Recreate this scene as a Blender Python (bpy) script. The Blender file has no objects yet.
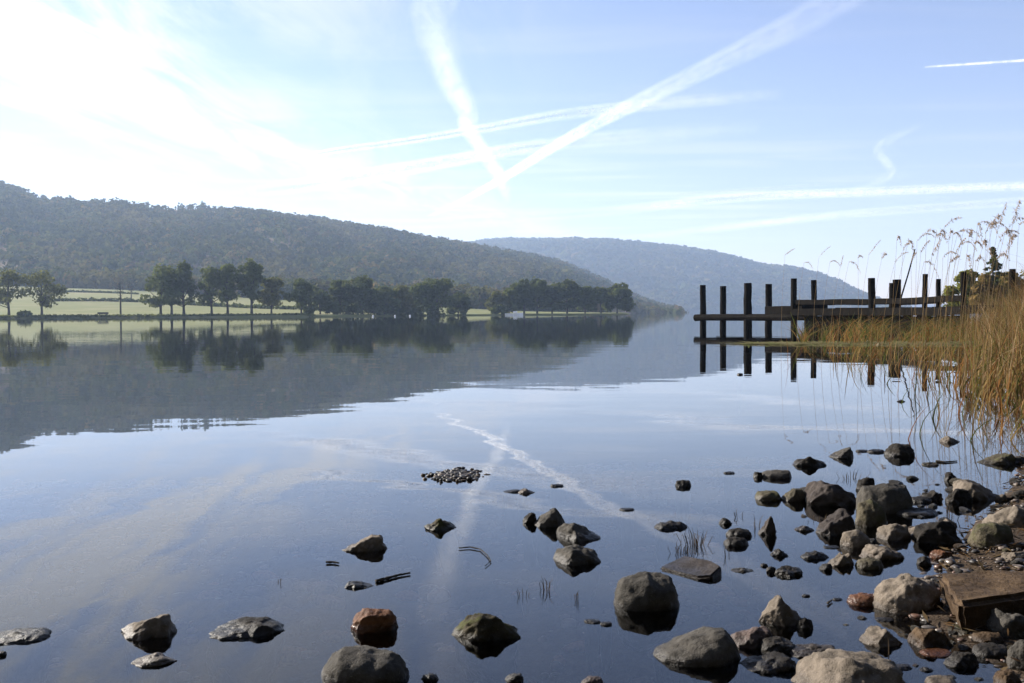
import bpy, bmesh, math, random
import numpy as np
from mathutils import Vector, Matrix, noise as mnoise, Euler
R = math.radians
SC = bpy.context.scene
COL = SC.collection
rng = np.random.default_rng(7)
random.seed(7)

# ------------------------------------------------------------------ camera
CAMH = 0.70
F = 1000.0
cam_d = bpy.data.cameras.new('camera'); cam = bpy.data.objects.new('camera', cam_d); COL.objects.link(cam)
cam_d.sensor_width = 36.0; cam_d.lens = 36.0 * F / 1024.0
cam_d.clip_start = 0.05; cam_d.clip_end = 400000.0
CM = (Matrix.Translation((0, 0, CAMH)) @ Matrix.Rotation(R(90 - 1.638), 4, 'X') @ Matrix.Rotation(R(-0.30), 4, 'Z'))
cam.matrix_world = CM
SC.camera = cam

def ray(px, py):
    v = Vector(((px - 512) / F, (341.5 - py) / F, -1.0))
    return (CM.to_3x3() @ v).normalized()
def at_z(px, py, z=0.0):
    d = ray(px, py); t = (z - CAMH) / d.z
    return Vector((0, 0, CAMH)) + d * t
def at_y(px, py, Y):
    d = ray(px, py); t = Y / d.y
    return Vector((0, 0, CAMH)) + d * t

# ------------------------------------------------------------------ object helpers
def tag(o, label=None, cat=None, group=None, kind=None):
    if label: o['label'] = label
    if cat: o['category'] = cat
    if group: o['group'] = group
    if kind: o['kind'] = kind
    return o
def empty(name, loc, label, cat, group=None, rz=0):
    o = bpy.data.objects.new(name, None); COL.objects.link(o)
    o.location = loc; o.rotation_euler = (0, 0, rz); o.empty_display_size = 0.1
    return tag(o, label, cat, group)
def mesh_obj(name, V, Fc, m, parent=None, smooth=False, loc=None, attr=None):
    me = bpy.data.meshes.new(name)
    V = np.asarray(V, dtype=np.float32)
    if isinstance(Fc, np.ndarray):
        n, k = Fc.shape
        me.vertices.add(len(V)); me.vertices.foreach_set('co', V.ravel())
        me.loops.add(n * k); me.loops.foreach_set('vertex_index', Fc.astype(np.int32).ravel())
        me.polygons.add(n); me.polygons.foreach_set('loop_start', np.arange(0, n * k, k, dtype=np.int32))
        me.update(calc_edges=True)
    else:
        me.from_pydata([tuple(map(float, v)) for v in V], [], [tuple(map(int, f)) for f in Fc]); me.update()
    if smooth: me.polygons.foreach_set('use_smooth', [True] * len(me.polygons))
    if attr:
        for an, (ty, data) in attr.items():
            a = me.attributes.new(an, ty, 'POINT')
            a.data.foreach_set('color' if ty == 'FLOAT_COLOR' else 'value', np.asarray(data, dtype=np.float32).ravel())
    me.materials.append(m)
    o = bpy.data.objects.new(name, me); COL.objects.link(o)
    if loc is not None: o.location = loc
    if parent: o.parent = parent
    return o

class MB:
    def __init__(s): s.v = []; s.f = []
    def add(s, V, Fc):
        b = len(s.v); s.v += [tuple(v) for v in V]; s.f += [tuple(i + b for i in f) for f in Fc]
    def box(s, a, b, w, h, up=Vector((0, 0, 1)), bev=0.0, jit=0.0):
        """beam from a to b, width w (horizontal), height h"""
        a = Vector(a); b = Vector(b); d = (b - a).normalized()
        r = d.cross(up).normalized(); u = r.cross(d)
        e = min(w, h) * 0.12
        prof = [(-w/2+e, -h/2), (w/2-e, -h/2), (w/2, -h/2+e), (w/2, h/2-e), (w/2-e, h/2), (-w/2+e, h/2), (-w/2, h/2-e), (-w/2, -h/2+e)]
        n = max(2, int((b - a).length / 0.35)) if jit else 2
        V = []
        for i in range(n):
            c = a.lerp(b, i / (n - 1)); off = r * random.uniform(-jit, jit) + u * random.uniform(-jit, jit)
            for x, y in prof: V.append(c + off + r * (x * (1 + random.uniform(-jit, jit))) + u * (y * (1 + random.uniform(-jit, jit))))
        Fc = []
        for i in range(n - 1):
            for k in range(8): Fc.append((i*8+k, i*8+(k+1) % 8, (i+1)*8+(k+1) % 8, (i+1)*8+k))
        Fc.append(tuple(reversed(range(8)))); Fc.append(tuple(range((n-1)*8, n*8)))
        s.add(V, Fc)
    def tube(s, pts, rad, seg=8, jit=0.0, cap=True):
        pts = [Vector(p) for p in pts]; n = len(pts); V = []
        ref = Vector((0.13, 0.97, 0.2))
        for i, p in enumerate(pts):
            d = (pts[min(i+1, n-1)] - pts[max(i-1, 0)]).normalized()
            r = d.cross(ref)
            if r.length < 1e-3: r = d.cross(Vector((1, 0, 0)))
            r.normalize(); u = r.cross(d)
            rr = rad[i] if isinstance(rad, (list, tuple)) else rad
            for k in range(seg):
                a = 2 * math.pi * k / seg; q = rr * (1 + random.uniform(-jit, jit))
                V.append(p + r * math.cos(a) * q + u * math.sin(a) * q)
        Fc = []
        for i in range(n - 1):
            for k in range(seg): Fc.append((i*seg+k, i*seg+(k+1) % seg, (i+1)*seg+(k+1) % seg, (i+1)*seg+k))
        if cap: Fc.append(tuple(reversed(range(seg)))); Fc.append(tuple(range((n-1)*seg, n*seg)))
        s.add(V, Fc)
    def build(s, name, m, parent=None, smooth=False, loc=None):
        return mesh_obj(name, s.v, s.f, m, parent, smooth, loc)

# ------------------------------------------------------------------ node helpers
class NT:
    def __init__(s, tree): s.t = tree; s.n = tree.nodes; s.l = tree.links
    def node(s, ty, **kw):
        n = s.n.new(ty)
        for k, v in kw.items():
            if k.startswith('i_'):
                key = k[2:]; key = int(key) if key.isdigit() else key.replace('_', ' ')
                s.set(n.inputs[key], v)
            else: setattr(n, k, v)
        return n
    def set(s, inp, v):
        if isinstance(v, bpy.types.NodeSocket): s.l.new(v, inp)
        else: inp.default_value = v
    def m(s, op, a, b=0.0, c=0.0, clamp=False):
        n = s.n.new('ShaderNodeMath'); n.operation = op; n.use_clamp = clamp
        s.set(n.inputs[0], a); s.set(n.inputs[1], b); s.set(n.inputs[2], c); return n.outputs[0]
    def mix(s, f, a, b, blend='MIX'):
        n = s.n.new('ShaderNodeMix'); n.data_type = 'RGBA'; n.blend_type = blend
        s.set(n.inputs[0], f); s.set(n.inputs[6], a); s.set(n.inputs[7], b); return n.outputs[2]
    def noise(s, vec, scale, detail=4, rough=0.55, dist=0.0):
        n = s.n.new('ShaderNodeTexNoise'); s.set(n.inputs['Vector'], vec)
        n.inputs['Scale'].default_value = scale; n.inputs['Detail'].default_value = detail
        n.inputs['Roughness'].default_value = rough; n.inputs['Distortion'].default_value = dist
        return n.outputs['Fac']
    def ramp(s, f, lo, hi, a=0.0, b=1.0, smooth=True):
        n = s.n.new('ShaderNodeMapRange'); n.interpolation_type = 'SMOOTHSTEP' if smooth else 'LINEAR'
        s.set(n.inputs[0], f); s.set(n.inputs[1], lo); s.set(n.inputs[2], hi); s.set(n.inputs[3], a); s.set(n.inputs[4], b); return n.outputs[0]
    def mapping(s, vec, scale=(1, 1, 1), rot=(0, 0, 0), loc=(0, 0, 0)):
        n = s.n.new('ShaderNodeMapping'); s.set(n.inputs[0], vec)
        n.inputs['Scale'].default_value = scale; n.inputs['Rotation'].default_value = rot; n.inputs['Location'].default_value = loc
        return n.outputs[0]
def new_mat(name):
    m = bpy.data.materials.new(name); m.use_nodes = True; m.node_tree.nodes.clear()
    t = NT(m.node_tree); out = t.node('ShaderNodeOutputMaterial'); return m, t, out
def c4(c): return (c[0], c[1], c[2], 1.0)

def rock_mat(name, base, var, moss=0.0, rough=0.8, speck=0.5):
    m, t, out = new_mat(name)
    tc = t.node('ShaderNodeTexCoord').outputs['Object']
    geo = t.node('ShaderNodeNewGeometry')
    oi = t.node('ShaderNodeObjectInfo').outputs['Random']
    vec = t.node('ShaderNodeVectorMath', operation='ADD'); t.l.new(tc, vec.inputs[0])
    cb = t.node('ShaderNodeCombineXYZ'); t.set(cb.inputs[0], t.m('MULTIPLY', oi, 31.0)); t.l.new(cb.outputs[0], vec.inputs[1])
    v = vec.outputs[0]
    n1 = t.noise(v, 14, 5, 0.6); n2 = t.noise(v, 70, 6, 0.65); n3 = t.noise(v, 260, 3, 0.6)
    col = t.mix(t.ramp(n1, 0.35, 0.65), c4(base), c4(var))
    col = t.mix(t.ramp(n2, 0.42, 0.72, 0, 0.45), col, c4([x * 0.35 for x in base]))
    col = t.mix(t.ramp(n3, 0.60, 0.72, 0, speck), col, c4([min(0.6, x * 1.9 + 0.03) for x in base]))
    if moss: col = t.mix(t.ramp(t.noise(v, 22, 4), 0.48, 0.62, 0, moss), col, (0.06, 0.065, 0.02, 1))
    sep = t.node('ShaderNodeSeparateXYZ'); t.l.new(geo.outputs['Position'], sep.inputs[0])
    zz = t.m('ADD', sep.outputs[2], t.m('MULTIPLY', t.m('SUBTRACT', n1, 0.5), 0.03))
    wet = t.ramp(zz, 0.006, 0.022, 1, 0)
    bn = t.mix(t.m('MULTIPLY', wet, 0.72), col, t.mix(1.0, col, (0.25, 0.2, 0.15, 1), 'MULTIPLY'))
    rg = t.m('ADD', t.m('MULTIPLY', wet, -0.40), t.ramp(n2, 0.3, 0.7, rough - 0.1, rough + 0.1))
    bump = t.node('ShaderNodeBump'); bump.inputs['Strength'].default_value = 0.8; bump.inputs['Distance'].default_value = 0.008
    h = t.m('ADD', t.m('MULTIPLY', n1, 1.0), t.m('ADD', t.m('MULTIPLY', n2, 0.8), t.m('MULTIPLY', n3, 0.25)))
    t.l.new(h, bump.inputs['Height'])
    p = t.node('ShaderNodeBsdfPrincipled'); t.set(p.inputs['Base Color'], bn); t.set(p.inputs['Roughness'], rg); t.set(p.inputs['Specular IOR Level'], t.ramp(wet, 0, 1, .08, .22))
    t.l.new(bump.outputs[0], p.inputs['Normal']); t.l.new(p.outputs[0], out.inputs[0])
    return m
def simple_mat(name, a, b, scale=8, rough=0.8, bump=0.3, dist=0.02, coord='Object', map_scale=(1, 1, 1), lo=0.35, hi=0.65):
    m, t, out = new_mat(name)
    tc = t.node('ShaderNodeTexCoord').outputs[coord]; v = t.mapping(tc, map_scale)
    n = t.noise(v, scale, 6, 0.62)
    p = t.node('ShaderNodeBsdfPrincipled'); t.set(p.inputs['Base Color'], t.mix(t.ramp(n, lo, hi), c4(a), c4(b)))
    p.inputs['Roughness'].default_value = rough; p.inputs['Specular IOR Level'].default_value = 0.04
    if bump:
        bp = t.node('ShaderNodeBump'); bp.inputs['Strength'].default_value = bump; bp.inputs['Distance'].default_value = dist
        t.l.new(t.noise(v, scale * 3, 5, 0.6), bp.inputs['Height']); t.l.new(bp.outputs[0], p.inputs['Normal'])
    t.l.new(p.outputs[0], out.inputs[0]); return m
def leaf_mat(name, trans=0.35, green=True):
    """colour from the point attribute 'col' (each leaf clump's own colour)"""
    m, t, out = new_mat(name)
    a = t.node('ShaderNodeAttribute', attribute_name='col').outputs['Color']
    d = t.node('ShaderNodeBsdfDiffuse'); t.l.new(a, d.inputs[0])
    tr = t.node('ShaderNodeBsdfTranslucent'); t.set(tr.inputs[0], t.mix(0.5 if green else 0.0, a, (0.14, 0.15, 0.03, 1)))
    mx = t.node('ShaderNodeMixShader'); mx.inputs[0].default_value = trans
    t.l.new(d.outputs[0], mx.inputs[1]); t.l.new(tr.outputs[0], mx.inputs[2]); t.l.new(mx.outputs[0], out.inputs[0]); return m

M = {}
M['grey'] = rock_mat('rock_grey', (0.0680, 0.0616, 0.0528), (0.0400, 0.0368, 0.0320))
M['tan'] = rock_mat('rock_tan', (0.1600, 0.1320, 0.1040), (0.0960, 0.0800, 0.0624))
M['dark'] = rock_mat('rock_dark', (0.0288, 0.0248, 0.0208), (0.0144, 0.0128, 0.0112), speck=0.25)
M['olive'] = rock_mat('rock_olive', (0.0840, 0.0720, 0.0480), (0.0520, 0.0456, 0.0320), moss=0.4)
M['moss'] = rock_mat('rock_mossy', (0.0600, 0.0480, 0.0256), (0.0280, 0.0240, 0.0144), moss=0.6)
M['orange'] = rock_mat('rock_orange', (0.1280, 0.0560, 0.0240), (0.0720, 0.0320, 0.0160), rough=0.55)
M['slate'] = rock_mat('rock_slate', (0.0560, 0.0464, 0.0416), (0.0360, 0.0304, 0.0280), speck=0.2)
M['pink'] = rock_mat('rock_pink', (0.0960, 0.0720, 0.0640), (0.0560, 0.0416, 0.0384), speck=0.9)
M['brown'] = rock_mat('rock_brown', (0.0800, 0.0528, 0.0304), (0.0440, 0.0288, 0.0176), speck=0.6)
M['leaf'] = leaf_mat('tree_leaves', 0.35)
M['forest'] = leaf_mat('forest_leaves', 0.2)
M['reed'] = leaf_mat('reed_blades', 0.45, False)
M['bark'] = simple_mat('bark', (0.055, 0.045, 0.035), (0.03, 0.026, 0.022), 3)
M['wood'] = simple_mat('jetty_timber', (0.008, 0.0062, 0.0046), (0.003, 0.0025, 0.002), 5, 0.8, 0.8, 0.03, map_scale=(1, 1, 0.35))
M['twig'] = simple_mat('twig_bark', (0.05, 0.04, 0.03), (0.02, 0.017, 0.013), 30, 0.6)
M['white'] = simple_mat('white_paint', (0.8, 0.8, 0.78), (0.65, 0.65, 0.63), 2, 0.4, 0)
M['stone'] = simple_mat('dry_stone', (0.12, 0.12, 0.11), (0.06, 0.06, 0.055), 2, 0.9, 0.8, 0.1)
M['plume'] = leaf_mat('grass_plume', 0.5, False)
M['straw'] = leaf_mat('reed_straw', 0.45, False)

# ------------------------------------------------------------------ ground height
SY = [-4, 0, 1.5, 1.89, 2.27, 2.6, 3.06, 3.7, 5, 8, 12, 20, 28, 35, 60, 120, 400, 3000]
SX = [2.0, 1.2, .98, .96, .93, 1.08, 1.40, 1.85, 2.6, 4.2, 6.4, 10.3, 13.2, 16.5, 30, 62, 230, 900]
def gz(x, y):
    x = np.asarray(x, float); y = np.asarray(y, float)
    t = np.maximum(x - np.interp(y, SY, SX), 0.75 - y)
    land = (0.085 + 0.06 * np.clip((y - 6.5) / 2, 0, 1)) * t + 0.015 * np.sin(x * 9 + 2) * np.sin(y * 7) * np.clip(t * 3, 0, 1)
    land = np.minimum(land, 0.35 + 0.25 * np.clip((y - 6.5) / 2, 0, 1) + 0.02 * t)
    yy = np.clip(y - 3.0, 0, 60)
    bed = -(0.085 * (1 - np.exp(np.minimum(t, 0) / 0.28)) - 0.035 * np.minimum(t, 0) * (1 + 0 * x)) - 0.03 * yy * np.clip(-t, 0, 1)
    bed = np.maximum(bed, -3.0)
    z = np.where(t > 0, land, bed)
    return z
def g1(x, y): return float(gz(x, y))

# ------------------------------------------------------------------ terrain beyond the lake
def shore_D(px):   # distance of the far shore edge by picture column
    return np.interp(px, [-400, 0, 300, 450, 640, 700], [225, 235, 240, 295, 335, 345])
CRX = [-700, -300, 0, 20, 40, 80, 120, 170, 200, 240, 280, 320, 360, 400, 440, 480, 520, 560, 600, 630, 660, 700]
CRY = [157, 172, 188, 194, 200, 204, 206, 210, 211, 214, 218, 223, 230, 237, 243, 250, 257, 265, 281, 298, 309, 316]
FRX = [300, 440, 480, 500, 540, 580, 620, 680, 720, 760, 800, 830, 866, 890, 920]
FRY = [266, 253, 246, 243.5, 243.5, 243.5, 247, 252, 258, 268, 273, 283, 298, 308, 313]
def hor(px): return 315.5 - 3.5 * np.asarray(px, float) / 680.0
def px2az(px): return (np.asarray(px, float) - 512) / F
def polar_mesh(name, m, pxs, ts, fn):
    """grid over picture columns and a parameter t; fn(px,t)->(Y,z)"""
    PX, T = np.meshgrid(pxs, ts)
    Y, Z = fn(PX, T); X = px2az(PX) * Y
    V = np.stack([X, Y, Z], -1).reshape(-1, 3)
    nx, nt = len(pxs), len(ts)
    i = np.arange(nt - 1)[:, None] * nx + np.arange(nx - 1)[None, :]
    Fc = np.stack([i, i + 1, i + nx + 1, i + nx], -1).reshape(-1, 4)
    o = mesh_obj(name, V, Fc, m, smooth=True); return o
def vnoise(x, y, s=0):
    return (np.sin(x * 1.0 + 1.3 * np.sin(y * 0.7 + s) + s) + np.sin(y * 1.1 + 1.7 * np.sin(x * 0.6 + 2 * s)) + 0.5 * np.sin(2.3 * x + 1.9 * y + s)) / 2.5
def field_z(px, Y):
    D0 = shore_D(px)
    u = (Y - D0)
    lim = np.interp(px, [-400, 0, 130, 330, 460, 520, 700], [19, 17, 15, 9, 6, 2.5, -1.5])
    w = np.interp(px, [330, 640], [300, 200])
    z = np.where(u < 2.0, -1.0 + np.clip(u, -20, 2.0) * 0.70, 0.4 + np.clip((u - 2.0) / w, 0, 1) ** 1.15 * lim)
    return z - np.clip((np.asarray(px, float) - 630) / 10, 0, 1) * 3.5
def hill_fn(px, t):
    D0 = np.interp(px, [-700, 0, 330, 700], [540, 540, 560, 700])
    D1 = np.interp(px, [-700, 0, 330, 700], [1150, 1150, 1250, 1500])
    Y = D0 + (D1 * 1.5 - D0) * t
    u = (Y - D0) / (D1 - D0)
    crest = (hor(px) - np.interp(px, CRX, CRY)) / F * D1 + CAMH
    foot = field_z(px, D0) - 0.5
    prof = np.where(u < 1, np.sin(np.clip(u, 0, 1) * math.pi / 2) ** 1.25 * 0.35 + 0.65 * np.clip(u, 0, 1), 1 - 0.5 * (u - 1))
    bump = 4.5 * vnoise(px * 0.045, Y * 0.012, 3) * np.sin(np.clip(u, 0, 1) * math.pi)
    return Y, foot + (crest - foot) * prof + bump * np.clip((crest) / 60, 0, 1)
def far_fn(px, t):
    D0 = 1900.0; D1 = np.interp(px, [300, 500, 900], [3000, 3100, 2700])
    Y = D0 + (D1 * 1.35 - D0) * t; u = (Y - D0) / (D1 - D0)
    crest = (hor(px) - np.interp(px, FRX, FRY)) / F * D1 + CAMH
    prof = np.where(u < 1, np.sin(np.clip(u, 0, 1) * math.pi / 2) ** 1.1, 1 - 0.4 * (u - 1))
    bump = 9 * vnoise(px * 0.03, Y * 0.004, 1) * np.sin(np.clip(u, 0, 1) * math.pi)
    return Y, -1.5 + (crest + 1.5) * prof + bump * np.clip(crest / 60, 0, 1)

def terrain_mat(name, cols, scale, rough=0.95, mscale=(1, 1, 1), b=0.0):
    m, t, out = new_mat(name)
    tc = t.node('ShaderNodeTexCoord').outputs['Object']; v = t.mapping(tc, mscale)
    n1 = t.noise(v, scale, 5, 0.6); n2 = t.noise(v, scale * 6, 5, 0.6)
    col = t.mix(t.ramp(n1, 0.4, 0.6), c4(cols[0]), c4(cols[1])); col = t.mix(t.ramp(n2, 0.45, 0.65, 0, 0.6), col, c4(cols[2]))
    p = t.node('ShaderNodeBsdfPrincipled'); t.set(p.inputs['Base Color'], col); p.inputs['Roughness'].default_value = rough
    p.inputs['Specular IOR Level'].default_value = 0.1
    if b:
        bp = t.node('ShaderNodeBump'); bp.inputs['Strength'].default_value = 0.6; bp.inputs['Distance'].default_value = b
        t.l.new(t.m('ADD', n2, t.noise(v, scale * 30, 3)), bp.inputs['Height']); t.l.new(bp.outputs[0], p.inputs['Normal'])
    t.l.new(p.outputs[0], out.inputs[0]); return m
M['field'] = terrain_mat('pasture', [(0.15, 0.155, 0.055), (0.12, 0.135, 0.045), (0.19, 0.17, 0.08)], 0.012)
M['hill'] = terrain_mat('hillside', [(0.09, 0.06, 0.04), (0.12, 0.075, 0.05), (0.10, 0.09, 0.045)], 0.008)
M['farhill'] = terrain_mat('far_hillside', [(0.035, 0.038, 0.02), (0.08, 0.075, 0.035), (0.12, 0.10, 0.05)], 0.004)
M['shore'] = terrain_mat('lake_bed_gravel', [(0.05, 0.035, 0.022), (0.03, 0.022, 0.016), (0.075, 0.053, 0.036)], 2.5, 0.85, b=0.02)

o = polar_mesh('pasture', M['field'], np.linspace(-900, 700, 260), np.linspace(0, 1, 120) ** 1.6,
               lambda px, t: ((shore_D(px) - 4) + 700 * t, field_z(px, (shore_D(px) - 4) + 700 * t))); tag(o, kind='structure')
o = polar_mesh('hillside', M['hill'], np.linspace(-700, 700, 280), np.linspace(0, 1, 90), hill_fn); tag(o, kind='structure')
o = polar_mesh('far_hill', M['farhill'], np.linspace(300, 920, 200), np.linspace(0, 1, 80), far_fn); tag(o, kind='structure')

# near ground : shore + lake bed, one sheet to the horizon
def axis(parts): return np.unique(np.concatenate([np.linspace(*p) for p in parts]))
gx = axis([(-9000, -60, 30), (-60, -3, 60), (-3, 4, 180), (4, 30, 110), (30, 120, 30), (120, 9000, 20)])
gy = axis([(-60, 0.4, 20), (0.4, 6, 160), (6, 45, 140), (45, 300, 40), (300, 9000, 20)])
GX, GY = np.meshgrid(gx, gy); GZ = gz(GX, GY)
GZ = GZ + np.where((GX > -3) & (GX < 6) & (GY < 8), 0.012 * vnoise(GX * 7, GY * 8, 2), 0)
nx = len(gx); ii = np.arange(len(gy) - 1)[:, None] * nx + np.arange(nx - 1)[None, :]
o = mesh_obj('ground', np.stack([GX, GY, GZ], -1).reshape(-1, 3), np.stack([ii, ii + 1, ii + nx + 1, ii + nx], -1).reshape(-1, 4), M['shore'], smooth=True)
tag(o, kind='structure')

# ------------------------------------------------------------------ water
def water_mat():
    m, t, out = new_mat('lake_water')
    pos = t.node('ShaderNodeNewGeometry').outputs['Position']
    big = t.noise(t.mapping(pos, (0.55, 1.15, 1), (0, 0, 0.25)), 1.0, 2, 0.45)
    sml = t.noise(t.mapping(pos, (1.6, 4.0, 1), (0, 0, -0.15)), 1.6, 2, 0.5)
    far = t.noise(t.mapping(pos, (0.05, 0.22, 1), (0, 0, 0.1)), 1.0, 3, 0.5)
    h = t.m('ADD', t.m('MULTIPLY', big, 0.0085), t.m('ADD', t.m('MULTIPLY', sml, 0.0006), t.m('MULTIPLY', far, 0.006)))
    bp = t.node('ShaderNodeBump'); bp.inputs['Strength'].default_value = 1.0; bp.inputs['Distance'].default_value = 0.30
    t.l.new(h, bp.inputs['Height'])
    fr = t.node('ShaderNodeFresnel'); fr.inputs[0].default_value = 1.38; t.l.new(bp.outputs[0], fr.inputs[1])
    gl = t.node('ShaderNodeBsdfGlossy'); gl.inputs['Color'].default_value = (1, 1, 1, 1); gl.inputs['Roughness'].default_value = 0.0
    t.l.new(bp.outputs[0], gl.inputs['Normal'])
    tr = t.node('ShaderNodeBsdfTransparent'); tr.inputs[0].default_value = (0.80, 0.70, 0.58, 1)
    mx = t.node('ShaderNodeMixShader'); t.l.new(fr.outputs[0], mx.inputs[0]); t.l.new(tr.outputs[0], mx.inputs[1]); t.l.new(gl.outputs[0], mx.inputs[2])
    t.l.new(mx.outputs[0], out.inputs[0]); return m
M['water'] = water_mat()
o = mesh_obj('lake_water', [(-9000, -60, 0), (9000, -60, 0), (9000, 9000, 0), (-9000, 9000, 0)], [(0, 1, 2, 3)], M['water'])
tag(o, kind='structure')

# ------------------------------------------------------------------ rocks
bm = bmesh.new(); bmesh.ops.create_icosphere(bm, subdivisions=5, radius=1.0)
ICO5 = np.array([v.co[:] for v in bm.verts]); ICOF5 = np.array([[v.index for v in f.verts] for f in bm.faces]); bm.free()
bm = bmesh.new(); bmesh.ops.create_icosphere(bm, subdivisions=2, radius=1.0)
ICO2 = np.array([v.co[:] for v in bm.verts]); ICOF2 = np.array([[v.index for v in f.verts] for f in bm.faces]); bm.free()
PROF = {'dome': [(-1, .45), (-.7, .8), (0, 1), (.7, .85), (1, .5)],
        'flat': [(-1, .6), (-.8, .9), (0, 1), (.8, .9), (1, .6)],
        'peakL': [(-1, .35), (-.6, .95), (-.35, 1), (.3, .75), (1, .2)],
        'peakR': [(-1, .15), (-.3, .6), (.35, 1), (.65, .95), (1, .4)],
        'peak': [(-1, .25), (-.3, .75), (0, 1), (.3, .7), (1, .2)],
        'taperL': [(-1, .05), (-.6, .35), (0, .75), (.5, 1), (1, .6)],
        'taperR': [(-1, .6), (-.4, 1), (.2, .7), (.6, .3), (1, .08)],
        'notch': [(-1, .4), (-.6, .95), (-.35, .8), (-.1, .9), (.1, 1), (.35, .75), (.6, .9), (1, .4)],
        'dent': [(-1, .5), (-.5, 1), (0, .95), (.3, .84), (.6, .86), (1, .5)]}
DIM = np.array([1.0, 1.0, 1.0])
def add_rock(cx, yb, w, ht, colr, prof, label, ang=0.5, seed=None, depth=0.85, lift=0.0, tilt=0.0, parent=None, name='rock', group=None, yaw=0.0):
    seed = seed if seed is not None else int(cx * 7 + yb * 13)
    r = np.random.default_rng(seed)
    z0 = lift
    for _ in range(4):
        p = at_z(cx, yb, z0); z0 = max(0.0, g1(p.x, p.y)) + lift
    D = p.y; W = w * D / F * (1 + .4 * w / F); Dp = W * depth
    phi = math.atan((CAMH - z0) / D)
    H = max(0.18 * W * ht / max(ht, 1) * 0.5, (ht * D / F - 0.45 * Dp * math.sin(phi)) / math.cos(phi))
    H = max(H, ht * D / F * 0.35)
    P = ICO5.copy()
    # facets
    nc = int(3 + 9 * ang)
    for k in range(nc):
        n = r.normal(size=3); n /= np.linalg.norm(n)
        if k == 0 and ang > 0.3: n = np.array([-0.72, -0.15, 0.66])
        if k == 1 and ang > 0.3: n = np.array([0.35, -0.85, 0.35]); 
        n = n / np.linalg.norm(n)
        d = r.uniform(0.55, 0.86) if ang > 0.3 else r.uniform(0.75, 0.92)
        s = P @ n - d
        P = P - np.outer(np.maximum(s, 0) * (0.55 + 0.42 * ang), n)
    mn, mx_ = P.min(0), P.max(0); P[:, :2] = (P[:, :2] - ((mn + mx_) / 2)[:2]) / ((mx_ - mn) / 2)[:2]; P[:, 2] /= np.abs(P[:, 2]).max()
    pr = PROF[prof]; px = [a for a, b in pr]; pz = [b for a, b in pr]
    x = P[:, 0]; k = np.interp(x, px, pz); env = np.clip(np.sqrt(np.maximum(1 - x * x, 0)), 0.62, 1)
    zt = P[:, 2]
    zp = np.where(zt > 0, np.abs(zt) ** 0.92 * k / env, zt)
    under = max(0.03, H * 0.5, -g1(p.x, p.y + Dp / 2) + 0.02 + W * 0.05) if z0 <= 0.001 else max(0.02, H * 0.35)
    V = np.stack([x * W / 2, P[:, 1] * Dp / 2, np.where(zt > 0, zp * H, zt * under)], -1)
    amp = W * (0.06 if ang > 0.3 else 0.034)
    N = V / np.maximum(np.linalg.norm(V, axis=1)[:, None], 1e-6)
    so = Vector(r.uniform(-50, 50, 3))
    disp = np.array([mnoise.noise(Vector(v) * (5.0 / W) + so) + 0.5 * mnoise.noise(Vector(v) * (13.0 / W) + so) + 0.22 * mnoise.noise(Vector(v) * (34.0 / W) + so) for v in V])
    V = V + N * (disp * amp)[:, None]
    if tilt:
        c, s = math.cos(tilt), math.sin(tilt); V = np.stack([V[:, 0] * c - V[:, 2] * s, V[:, 1], V[:, 0] * s + V[:, 2] * c], -1)
    if yaw:
        c, s = math.cos(yaw), math.sin(yaw); V = np.stack([V[:, 0] * c - V[:, 1] * s, V[:, 0] * s + V[:, 1] * c, V[:, 2]], -1)
    o = mesh_obj(name, V, ICOF5, M[colr], smooth=True, loc=(p.x * (1 + Dp * 0.5 / p.y), p.y + Dp * 0.5, z0))
    tag(o, label, name, group); return o

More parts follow.
